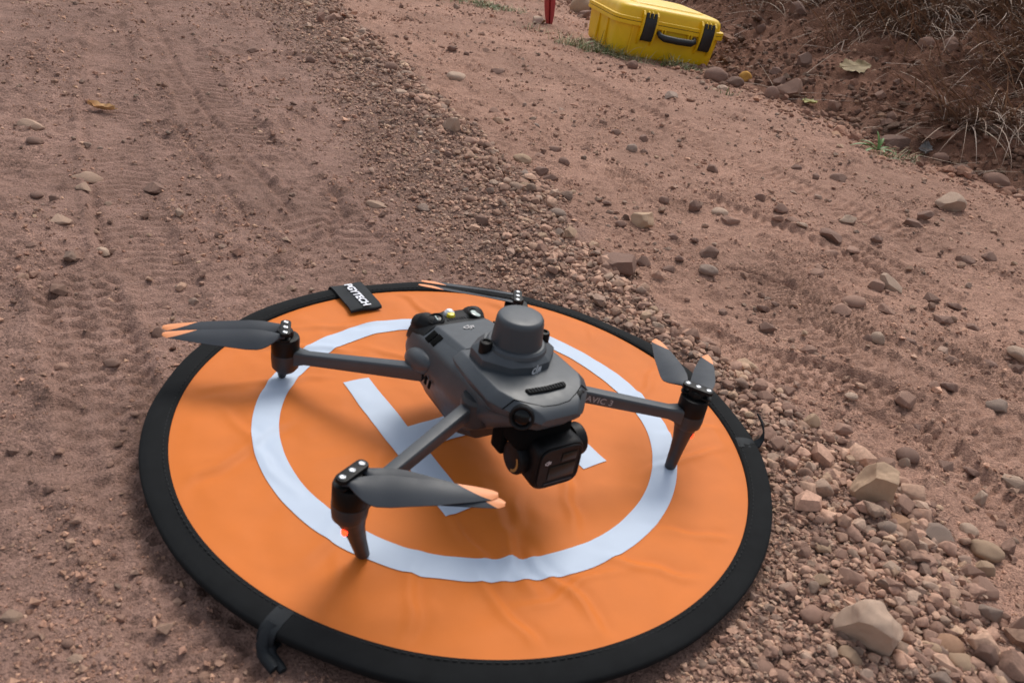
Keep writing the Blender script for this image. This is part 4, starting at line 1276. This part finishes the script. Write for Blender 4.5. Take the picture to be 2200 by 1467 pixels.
def local_M(p, ex, ey, ez):
    M_ = Matrix((Vector(ex), Vector(ey), Vector(ez))).transposed().to_4x4(); M_.translation = Vector(p)
    return M_
def blade(p, ang, length, droop, tilt, parent, lift=0):
    d = Vector((math.cos(R(ang)), math.sin(R(ang)), 0)); n_ = Vector((-d.y, d.x, 0))
    NU, NV = 26, 6
    def chord(u):
        us = [0, .05, .10, .19, .30, .6, .85, .96, 1.0]
        le = [2.8, 2.6, 3.6, 5.6, 6.2, 5.4, 3.6, 2.2, .6]      # towards the raised edge
        te = [2.8, 3.4, 10.5, 16.0, 15.6, 12.6, 8.2, 5.8, 3.2]
        return float(np.interp(u, us, le)), float(np.interp(u, us, te))
    def pt(u, v, side):
        le, te = chord(u)
        c = le + (-te - le) * v          # v=0 leading, 1 trailing
        th = tilt * (np.interp(u, [0, .12, .3, 1], [6, 20, 24, 11]))
        sg = 1 if tilt > 0 else -1
        q = Vector(p) + d * (u * length) + n_ * (c * sg * math.cos(R(abs(th))))
        camb = 1.0 * math.sin(math.pi * min(1, v)) * np.interp(u, [0, .2, 1], [.3, 1, .6])
        q.z += c * math.sin(R(abs(th))) + camb - droop * u ** 1.3 + lift
        tk = np.interp(u, [0, .15, .5, 1], [3.0, 1.4, .8, .55]) * (0.35 + .65 * math.sin(math.pi * (.08 + .84 * v)))
        q.z += side * tk * .5
        return tuple(q)
    def grid(u0, u1, nu):
        secs = []
        for i in range(nu + 1):
            f_ = i / nu
            row = []
            for j in range(NV + 1):
                v = j / NV
                a = u0(v) if callable(u0) else u0
                b = u1(v) if callable(u1) else u1
                row.append(pt(a + (b - a) * f_, v, 1))
            for j in range(NV, -1, -1):
                v = j / NV
                a = u0(v) if callable(u0) else u0
                b = u1(v) if callable(u1) else u1
                row.append(pt(a + (b - a) * f_, v, -1))
            secs.append(row)
        return loft(secs)
    ub = lambda v: .73 + .22 * v
    b = part('propeller_blade', grid(0.0, ub, 22), M_BLADE, parent, 50)
    part('blade_tip', grid(ub, 1.0, 8), M_TIP, b, 50)
def prop(cx, cy, cz, bar_ang, blades, tilt):
    hub = cyl((cx, cy, 0), [(6.8, cz - 10), (7.4, cz - 6), (6.4, cz - 3.2), (3, cz - 3)], M_BLACK, 'propeller_hub')
    Mx = Matrix.Translation((cx, cy, cz - 1.2)) @ Matrix.Rotation(R(bar_ang), 4, 'Z')
    o_ = fillet([(-13, -4.6), (13, -4.6), (13, 4.6), (-13, 4.6)], 4.4, 6)
    V, F = prism(o_, -1.8, 1.2, .5)
    part('clamp_bar', (xf(V, Mx), F), M_BLACK, hub)
    V, F = prism(o_, -7.4, -5.6, .3)
    part('clamp_plate', (xf(V, Mx), F), M_BLACK, hub)
    for k in (-9, 0, 9):
        V, F = lathe([(2.2, 1.0), (2.2, 1.55), (1.7, 1.8), (1.2, 1.5), (.1, 1.45)], 16, (k, 0, 0))
        part('screw', (xf(V, Mx), F), M_STEEL, hub)
    for sgn, ang, ln, dr, lf in blades:
        px, py = cx + 9 * sgn * math.cos(R(bar_ang)), cy + 9 * sgn * math.sin(R(bar_ang))
        blade((px, py, cz - 4.8), ang, ln, dr, tilt, hub, lf)
# image left front, image right front, image left rear, far rear
prop(XF, -YF, ZF, 117, [(-1, 67.5, 101, 7, .8), (1, 55.8, 96, 8, -1.0)], 1)
prop(XF, YF, ZF, 32, [(-1, 153, 100, 12, 0), (1, 134, 92, 12, .4)], -1)
prop(XR, -YR, ZR, -19, [(-1, -111.7, 104.5, 6, 0), (1, -114.7, 103, 6, .3)], -1)
prop(XR, YR, ZR, -32, [(-1, -129, 105, 6, 0), (1, -133, 108, 6, .3)], 1)
# lettering on the left front arm, partly behind the nose
p0, p1 = Vector((72, 36, 81)), Vector((XF - 1, YF - 6, 60))
dv = (p1 - p0).normalized(); sv = Vector((dv.y, -dv.x, 0)).normalized()
pos = p0 + dv * 37.4 + sv * 5.3 + Vector((0, 0, -.6))
put_text('MAVIC 3', .0078, frame(pos, dv, Vector((0, 0, 1))), M_MARKD, [o for o in drone.children if o.name.startswith('arm') and o.data.vertices[0].co.y > 0][0], bold=.00008, spacing=1.05)

# ---- forward sensors
for s in (-1, 1):
    nrm = Vector((.72, s * .64, .22))
    Mx = Matrix.Translation((121.6 if s < 0 else 119.4, s * (28.0 if s < 0 else 25.8), 101)) @ nrm.to_track_quat('Z', 'Y').to_matrix().to_4x4()
    V, F = lathe([(9.4, -5), (9.2, .6), (8.4, 1.4), (7.2, 1.0), (6.4, -.5)], 32)
    sn = part('forward_sensor', (xf(V, Mx), F), M_BLACK)
    V, F = lathe([(6.8, -.8), (5.0, .6), (2.6, 1.2), (.2, 1.4)], 28)
    part('sensor_lens', (xf(V, Mx), F), M_GLASS, sn)

# ---- gimbal camera
gm = part('gimbal_mount', rbox(44, 50, 24, 7, 4, Matrix.Translation((98, 0, 76))), M_BLACKM)
def cam_sec(x, w, h, r_, cy=6, cz=57):
    w *= .95; h *= .95
    return [(x, cy + a_, cz + b_) for a_, b_ in fillet([(-w / 2, -h / 2), (w / 2, -h / 2), (w / 2, h / 2), (-w / 2, h / 2)], r_, 6)]
gimb = part('gimbal_camera', loft([cam_sec(92, 36, 34, 10), cam_sec(94, 41, 39, 11), cam_sec(98, 44, 42, 11), cam_sec(128, 45, 43, 11), cam_sec(132, 44, 42, 10.5), cam_sec(133.5, 42, 40, 10)]), M_BLACK, smooth=45)
part('front_plate', loft([cam_sec(132.8, 40, 38, 9.5), cam_sec(134.4, 40, 38, 9.5), cam_sec(135.0, 39, 37, 9), cam_sec(135.0, 36, 34, 8), cam_sec(134.5, 35.4, 33.4, 8)]), M_BLACK, gimb)
part('lens_window', rbox(1.0, 24, 12.5, .4, 2, Matrix.Translation((134.7, 8.2, 52.8))), M_GREEN, gimb)
part('lens_window', rbox(1.0, 13.5, 7.5, .4, 2, Matrix.Translation((134.7, 13, 65.5))), M_GREEN, gimb)
part('lower_trim', rbox(1.6, 26, 1.4, .5, 2, Matrix.Translation((134.6, 7, 42.8))), M_GREYD, gimb)
emblem(frame((135.1, -5.2, 63.5), (0, 1, 0), (0, 0, 1)), .0036, M_MARK, gimb)
for s in (-1, 1):
    Mx = Matrix.Translation((112 if s < 0 else 116, 6 + s * (22.5 if s < 0 else 23.0), 55.5 if s < 0 else 63)) @ Matrix.Rotation(R(-90 * s), 4, 'X')
    V, F = lathe([(13.0, -3), (13.0, 4.6), (12.2, 6.2), (10.5, 6.8), (.3, 6.9)], 36)
    gc = part('gimbal_motor', (xf(V, Mx), F), M_BLACK, gimb)
    if s < 0:
        V, F = [], []
        for k in range(13):
            a = R(-75 + k * 110 / 12)
            for rr_ in (8.2, 10.4): V.append((rr_ * math.cos(a), rr_ * math.sin(a), 7.05))
        for k in range(12): F.append((2 * k, 2 * k + 1, 2 * k + 3, 2 * k + 2))
        Mg = Mx @ Matrix.Rotation(R(0), 4, 'Z')
        part('gold_ring', (xf(V, Mg), F), M_GOLD, gimb, 0)
part('yoke', rbox(16, 7, 34, 3, 3, Matrix.Translation((92, -22, 66))), M_BLACKM, gimb)
part('yoke', rbox(20, 7, 30, 3, 3, Matrix.Translation((96, 27, 70))), M_BLACKM, gimb)

# ================================================================== YELLOW CASE
M_YELLOW = mat('yellow_resin', (.80, .49, .003), .44, var=.05, var_scale=25, bump=.2, bump_scale=900, bump_dist=.0003, rough_var=.06)
M_LATCH = mat('black_latch', (.012, .012, .013), .5, var=.15, var_scale=60)
CW, CD = .360, .36
case = thing('hard_case', (.190, 2.325, gz(.40, 2.40) - .003), R(15))
case.scale = (1.13, 1.0, 1.12)
case.rotation_euler = (0, R(2.4), R(17))
case.location.z += .008
tag(case, 'yellow plastic hard case with two black latches standing by the bank', 'case')
def rrect(w, d, r, z, n=6, inset=0):
    o_ = fillet([(inset, inset), (w - inset, inset), (w - inset, d - inset), (inset, d - inset)], r, n)
    return [(p[0], p[1], z) for p in o_]
low = link('lower_shell', mesh('lower_shell', *loft([rrect(CW, CD, .05, z_, 6, i_) for z_, i_ in ((0, .020), (.003, .012), (.010, .007), (.03, .005), (.095, 0), (.097, 0))]), 40), M_YELLOW, case)
link('lower_flange', mesh('lower_flange', *loft([rrect(CW, CD, .055, z_, 6, i_) for z_, i_ in ((.0955, 0), (.096, -.0095), (.0965, -.0105), (.1068, -.0105), (.1075, -.0095), (.1076, 0))]), 40), M_YELLOW, case)
link('seal', mesh('seal', *loft([rrect(CW, CD, .055, z_, 6, i_) for z_, i_ in ((.1072, -.0075), (.1094, -.0075))]), 40), M_LATCH, case)
link('lid_flange', mesh('lid_flange', *loft([rrect(CW, CD, .055, z_, 6, i_) for z_, i_ in ((.1090, 0), (.1091, -.0095), (.1096, -.0105), (.1185, -.0105), (.1193, -.0092), (.1196, 0))]), 40), M_YELLOW, case)
lid = link('lid', mesh('lid', *loft([rrect(CW, CD, .05, z_, 6, i_) for z_, i_ in ((.118, .001), (.135, .003), (.144, .006), (.150, .012), (.1535, .021), (.155, .034), (.1553, .06))]), 60), M_YELLOW, case)
link('lid_panel', mesh('lid_panel', *loft([rrect(CW, CD, .04, z_, 6, i_) for z_, i_ in ((.1545, .052), (.1585, .056), (.1605, .062), (.161, .075))]), 60), M_YELLOW, case)
for xv in (.098, .298):
    # housing: two yellow cheeks each side, black latch between
    for dx in (-.0228, .0228):
        Vr, Fr = loft([[(xv + dx + a_, b_, z_) for a_, b_ in ((-.003, .004), (.003, .004), (.003, y_), (-.003, y_))] for z_, y_ in ((.042, .0035), (.058, -.012), (.085, -.019), (.112, -.021), (.132, -.016), (.1415, -.004), (.143, .012))])
        link('latch_cheek', mesh('latch_cheek', Vr, Fr, 30), M_YELLOW, case)
    for dx in (-.0064, .0064):
        Vr, Fr = loft([[(xv + dx + a_, b_, z_) for a_, b_ in ((-.0022, .006), (.0022, .006), (.0022, y_), (-.0022, y_))] for z_, y_ in ((.122, -.017), (.132, -.014), (.1415, -.003), (.143, .012))])
        link('latch_cheek', mesh('latch_cheek', Vr, Fr, 30), M_YELLOW, case)
    pr_ = [(.056, -.010), (.060, -.0165), (.075, -.0215), (.098, -.0235), (.114, -.0235), (.125, -.020)]
    secs = [[(xv + a_, y_ + b_, z_) for a_, b_ in ((-.0185, .006), (-.0185, 0), (-.016, -.0015), (.016, -.0015), (.0185, 0), (.0185, .006))] for z_, y_ in pr_]
    la = link('latch', mesh('latch', *loft(secs), 35), M_LATCH, case)
    for dx in (-.0128, 0, .0128):
        link('latch_tooth', mesh('latch_tooth', *rbox(.0088, .012, .018, .002, 2, Matrix.Translation((xv + dx, -.0150, .1295)) @ Matrix.Rotation(R(-18), 4, 'X')), 35), M_LATCH, la)
# handle between the latches
hp = [(.134, -.013, .088), (.138, -.026, .080), (.150, -.034, .076), (.195, -.036, .075), (.243, -.034, .076), (.254, -.026, .080), (.258, -.013, .088)]
hd = link('handle', mesh('handle', *tube(hp, [.007, .0085, .0105, .0105, .0105, .0085, .007], 14), 60), M_LATCH, case)
for xv in (.150, .242):
    for dx in (-.005, .005):
        link('handle_lug', mesh('handle_lug', *rbox(.004, .020, .022, .001, 1, Matrix.Translation((xv + dx, -.008, .087))), 35), M_YELLOW, case)
for xv in (.052,):
    link('shell_rib', mesh('shell_rib', *rbox(.004, .008, .080, .001, 1, Matrix.Translation((xv, .0, .054))), 35), M_YELLOW, case)
for yv in (.10, .20):
    link('shell_rib', mesh('shell_rib', *rbox(.008, .004, .080, .001, 1, Matrix.Translation((0.0, yv, .054))), 35), M_YELLOW, case)

# ================================================================== RED STAKE
M_RED = mat('red_plastic', (.36, .035, .035), .5, var=.15, var_scale=30, bump=.2, bump_scale=400, bump_dist=.0004)
stx, sty = -.053, 2.822
stake = thing('marker_stake', (stx, sty, gz(stx, sty)))
stake.rotation_euler = (0, R(-8), R(8))
tag(stake, 'red plastic stake driven into the dirt left of the yellow case', 'stake')
secs = []
for z_, w_ in ((-.045, .004), (-.02, .017), (.0, .026), (.03, .038), (.07, .045), (.12, .047), (.22, .047), (.27, .047)):
    h_ = w_ / 2
    secs.append([(-h_, .004, z_), (-h_ * .86, -.003, z_), (-h_ * .2, -.001, z_), (0, .007, z_), (h_ * .2, -.001, z_), (h_ * .86, -.003, z_), (h_, .004, z_), (h_ * .5, .010, z_), (-h_ * .5, .010, z_)])
link('spike', mesh('spike', *loft(secs), 25), M_RED, stake)
link('head', mesh('head', *rbox(.06, .022, .03, .004, 2, Matrix.Translation((0, .003, .283))), 35), M_RED, stake)

# ================================================================== LEAVES, BARK, GRASS
M_LEAF = mat('dry_leaf', (.3, .2, .1), .7, var=.28, var_scale=90, bump=.5, bump_scale=160, bump_dist=.001, source='object')
def leaf(x, y, ln, wd, rz, curl, fold, col, label, lift=.004, jag=.15, name='fallen_leaf'):
    r = np.random.default_rng(int(abs(x * 1000) + abs(y * 100)))
    nu, nv = 18, 10
    rows = []
    for i in range(nu + 1):
        u = i / nu
        w = wd * (math.sin(math.pi * min(1, u * .96 + .02)) ** .65) * (1 - .25 * u)
        row = []
        for j in range(nv + 1):
            v = j / nv * 2 - 1
            e = 1 + jag * math.sin(u * 31 + v * 2 + x * 9) * abs(v) ** 3 + jag * .6 * r.uniform(-1, 1) * abs(v) ** 6
            yy = v * w * .5 * e
            zz = fold * abs(v) ** 1.4 * wd * .5 + curl * ln * (u - .45) ** 2 + .05 * wd * math.sin(u * 14 + v * 3) * abs(v)
            row.append(((u - .5) * ln, yy * math.cos(fold * .5), zz))
        rows.append(row)
    top = [p for rw in rows for p in rw]
    V = top + [(p[0], p[1], p[2] - .0004) for p in top]
    n = len(top); F = []
    for i in range(nu):
        for j in range(nv):
            a = i * (nv + 1) + j
            F.append((a, a + 1, a + nv + 2, a + nv + 1)); F.append((n + a, n + a + nv + 1, n + a + nv + 2, n + a + 1))
    root = thing(name, (x, y, gz(x, y) + lift), rz)
    e_ = .01
    gxn = (gz(x + e_ * 2, y) - gz(x - e_ * 2, y)) / (4 * e_); gyn = (gz(x, y + e_ * 2) - gz(x, y - e_ * 2)) / (4 * e_)
    nrm = Vector((-gxn * .7, -gyn * .7, 1)).normalized()
    root.rotation_euler = (nrm.to_track_quat('Z', 'Y').to_matrix() @ Matrix.Rotation(rz, 3, 'Z')).to_euler()
    b = link('blade', mesh('blade', V, F, 180), M_LEAF, root); b.color = (*col, 1)
    V, F = tube([(-ln * .62, 0, curl * ln * .3 + .001), (-ln * .5, 0, curl * ln * .2 + .001), (0, 0, .0016 + curl * ln * .2), (ln * .42, 0, .001 + curl * ln * .18)], [.0008, .0010, .0008, .0003], 6)
    s_ = link('midrib', mesh('midrib', V, F, 60), M_LEAF, root); s_.color = (col[0] * .8, col[1] * .75, col[2] * .7, 1)
    tag(root, label, 'leaf')
    return root
leaf(-.756, .735, .048, .030, R(8), .35, .5, (.52, .30, .13), 'crumpled orange brown dead leaf lying on the left dirt road', .004)
leaf(-.688, 2.095, .085, .035, R(-5), .4, .4, (.30, .13, .07), 'rusty brown leaf lying in the gravel at the top of the road', .005)
leaf(.835, 2.039, .066, .042, R(20), .3, .3, (.36, .33, .12), 'yellow green leaf at the foot of the bank', .006)
leaf(.99, 2.203, .115, .085, R(24), .12, .12, (.30, .215, .105), 'large yellowish dead leaf on the bank right of the case', .016)
leaf(1.049, 1.61, .085, .036, R(-38), .5, .5, (.115, .105, .10), 'curled dark grey dead leaf below the green weed', .008)
leaf(1.085, 1.665, .12, .05, R(18), .4, .5, (.27, .14, .09), 'curled reddish brown leaf under the dry grass', .012)

M_GRASS = mat('grass_blade', (.2, .2, .1), .6, var=.2, var_scale=60, source='attr')
def blades(name, roots, lens, dirs, leans, widths, cols, curl, r, seg=6):
    n = len(roots)
    V = np.zeros((n, (seg + 1) * 2, 3)); C = np.repeat(cols[:, None, :], (seg + 1) * 2, 1)
    d = np.stack([np.cos(dirs), np.sin(dirs)], 1); side = np.stack([-d[:, 1], d[:, 0]], 1)
    hx = np.zeros(n); hz_ = np.zeros(n); ang = leans.copy(); bend = np.zeros(n); bd = r.normal(0, .25, n)
    for i in range(seg + 1):
        w = widths * (1 - (i / seg) ** 1.6 * .9) * .5
        off = bend
        cx = roots[:, 0] + d[:, 0] * hx + side[:, 0] * off; cy = roots[:, 1] + d[:, 1] * hx + side[:, 1] * off; cz = roots[:, 2] + hz_
        tw = r.uniform(.3, 1.0, n)
        for k, sg in ((0, -1), (1, 1)):
            V[:, i * 2 + k, 0] = cx + sg * side[:, 0] * w; V[:, i * 2 + k, 1] = cy + sg * side[:, 1] * w; V[:, i * 2 + k, 2] = cz + sg * w * .5 * tw
        st = lens / seg
        hx = hx + np.sin(ang) * st; hz_ = hz_ + np.cos(ang) * st
        ang = ang + curl * r.uniform(.6, 1.4, n) / seg
        bend = bend + bd * st * (i / seg)
    f0 = np.array([(2 * i, 2 * i + 1, 2 * i + 3, 2 * i + 2) for i in range(seg)])
    F = (f0[None] + (np.arange(n) * (seg + 1) * 2)[:, None, None]).reshape(-1, 4)
    return np_mesh(name, V.reshape(-1, 3), F, C.reshape(-1, 3), True)
rg = np.random.default_rng(17)
def tuft(x, y, n, ln, spread, green, label, squash=0.0):
    rx_ = x + rg.normal(0, spread, n); ry_ = y + rg.normal(0, spread * .55, n)
    rz_ = height(rx_, ry_) - .002
    cols = np.where(rg.uniform(0, 1, (n, 1)) < green, np.array([[.105, .150, .045]]), np.array([[.38, .32, .18]])) * rg.uniform(.7, 1.35, (n, 1))
    me = blades('grass_tuft', np.stack([rx_, ry_, rz_], 1) - np.array([x, y, 0]), rg.uniform(.5, 1.25, n) * ln, rg.uniform(0, 6.283, n), rg.uniform(.2, 1.2, n) + squash, rg.uniform(.0018, .0034, n), cols, rg.uniform(.5, 1.5, n), rg)
    o = link('grass_patch' if n > 300 else 'grass_tuft', me, M_GRASS)
    o.location = (x, y, 0)
    tag(o, label, 'grass', 'grass tufts at the road edge', 'stuff' if n > 300 else None)
tuft(-.33, 2.98, 420, .045, .085, .7, 'spreading patch of green grass at the top edge left of the stake', .2)
tuft(-.47, 3.02, 160, .04, .05, .7, 'small green grass patch at the top edge above the gravel')
tuft(.075, 2.40, 150, .070, .04, .55, 'half dry grass tuft left of the yellow case corner')
tuft(.165, 2.32, 190, .065, .045, .6, 'grass tuft in front of the case at its left corner')
tuft(.245, 2.285, 120, .045, .04, .5, 'grass tuft at the case front under the left latch')
tuft(.41, 2.325, 130, .05, .032, .35, 'mostly dry grass tuft in front of the case under its handle')
tuft(.47, 2.31, 70, .045, .03, .55, 'small green grass tuft in front of the case under its right latch')
tuft(-.10, 2.58, 22, .05, .03, .2, 'sparse dark weed lying on dirt below the red stake')
tuft(.555, 1.955, 30, .03, .022, .4, 'thin grass seedlings below the yellow stone')
# green weed at the ditch
weed = thing('green_weed', (.895, 1.545, gz(.895, 1.545)))
tag(weed, 'small green weed with broad leaves beside the grey curled leaf', 'weed')
M_WEED = mat('weed_leaf', (.10, .19, .035), .5, var=.2, var_scale=60)
for k, (a, ln, wd, tl) in enumerate(((175, .075, .013, 62), (150, .055, .012, 48), (20, .05, .011, 55), (60, .045, .010, 20), (-30, .05, .011, 60), (210, .05, .012, 68), (-80, .04, .009, 55), (100, .06, .006, 15))):
    rows = []
    for i in range(9):
        u = i / 8; w = wd * math.sin(math.pi * (u * .93 + .04)) ** .8
        t_ = R(tl) + u * .7
        hx_ = ln * u * math.sin(R(tl) + u * .35); hz_ = ln * u * math.cos(R(tl) + u * .5) + .003
        ca, sa = math.cos(R(a)), math.sin(R(a))
        rows.append([(hx_ * ca - v * w * sa, hx_ * sa + v * w * ca, hz_ + abs(v) * w * .5) for v in (-.5, -.25, 0, .25, .5)])
    V, F = loft(rows, cap=False, closed=False)
    link('leaf', mesh('leaf', V, F, 180), M_WEED, weed)
tuft(.93, 1.50, 60, .045, .03, .6, 'thin grass around the small green weed at the ditch')
# dry grass hanging over the bank
N_ = 12000
gxr = rg.uniform(.4, 2.3, N_ * 6); gyr = rg.uniform(.9, 3.7, N_ * 6)
s_ = bank_s(gxr, gyr)
cl = np.clip(.5 + 1.3 * fbm(gxr, gyr, 3.2, 2, 91), 0, 1)
k_ = (s_ > .12) & (s_ < 1.35) & (rg.uniform(0, 1, N_ * 6) < sstep(.44, .74, s_ + .26 * (1 - sstep(1.7, 2.3, gyr)) + .18 * fbm(gxr, gyr, 2.5, 2, 92)) * cl)
gxr, gyr = gxr[k_][:N_], gyr[k_][:N_]
n_ = len(gxr)
dcol = np.array([[.290, .185, .125], [.370, .250, .170], [.190, .115, .080], [.35, .25, .17]])[rg.choice(4, n_, p=[.36, .27, .27, .10])] * rg.uniform(.7, 1.2, (n_, 1))
me = blades('dry_grass', np.stack([gxr, gyr, height(gxr, gyr) - .004], 1), rg.uniform(.10, .40, n_), np.radians(rg.normal(212, 62, n_)), rg.uniform(.7, 1.42, n_), rg.uniform(.0018, .0052, n_), dcol, rg.uniform(.2, 1.3, n_), rg, 7)
tag(link('dry_grass', me, M_GRASS), 'tangled brown dry grass hanging over the earth bank', 'dry grass', kind='stuff')
# loose straws on the bank and its foot
n_ = 420
sx_ = rg.uniform(.3, 2.4, n_ * 14); sy_ = rg.uniform(1.0, 3.8, n_ * 14); s_ = bank_s(sx_, sy_)
k_ = (s_ > -.06) & (s_ < .8) & (rg.uniform(0, 1, n_ * 14) < .5)
sx_, sy_ = sx_[k_][:n_], sy_[k_][:n_]; n_ = len(sx_)
scol = np.array([[.30, .21, .14], [.22, .14, .10], [.36, .26, .18]])[rg.choice(3, n_, p=[.45, .4, .15])]
me = blades('straw', np.stack([sx_, sy_, height(sx_, sy_) + rg.uniform(.004, .03, n_)], 1), rg.uniform(.05, .28, n_), rg.uniform(0, 6.283, n_), rg.uniform(1.15, 1.6, n_), rg.uniform(.0010, .0024, n_), scol, rg.uniform(-.1, .5, n_), rg, 6)
tag(link('straw', me, M_GRASS), 'loose dry straws scattered over the earth bank', 'straw', kind='stuff')
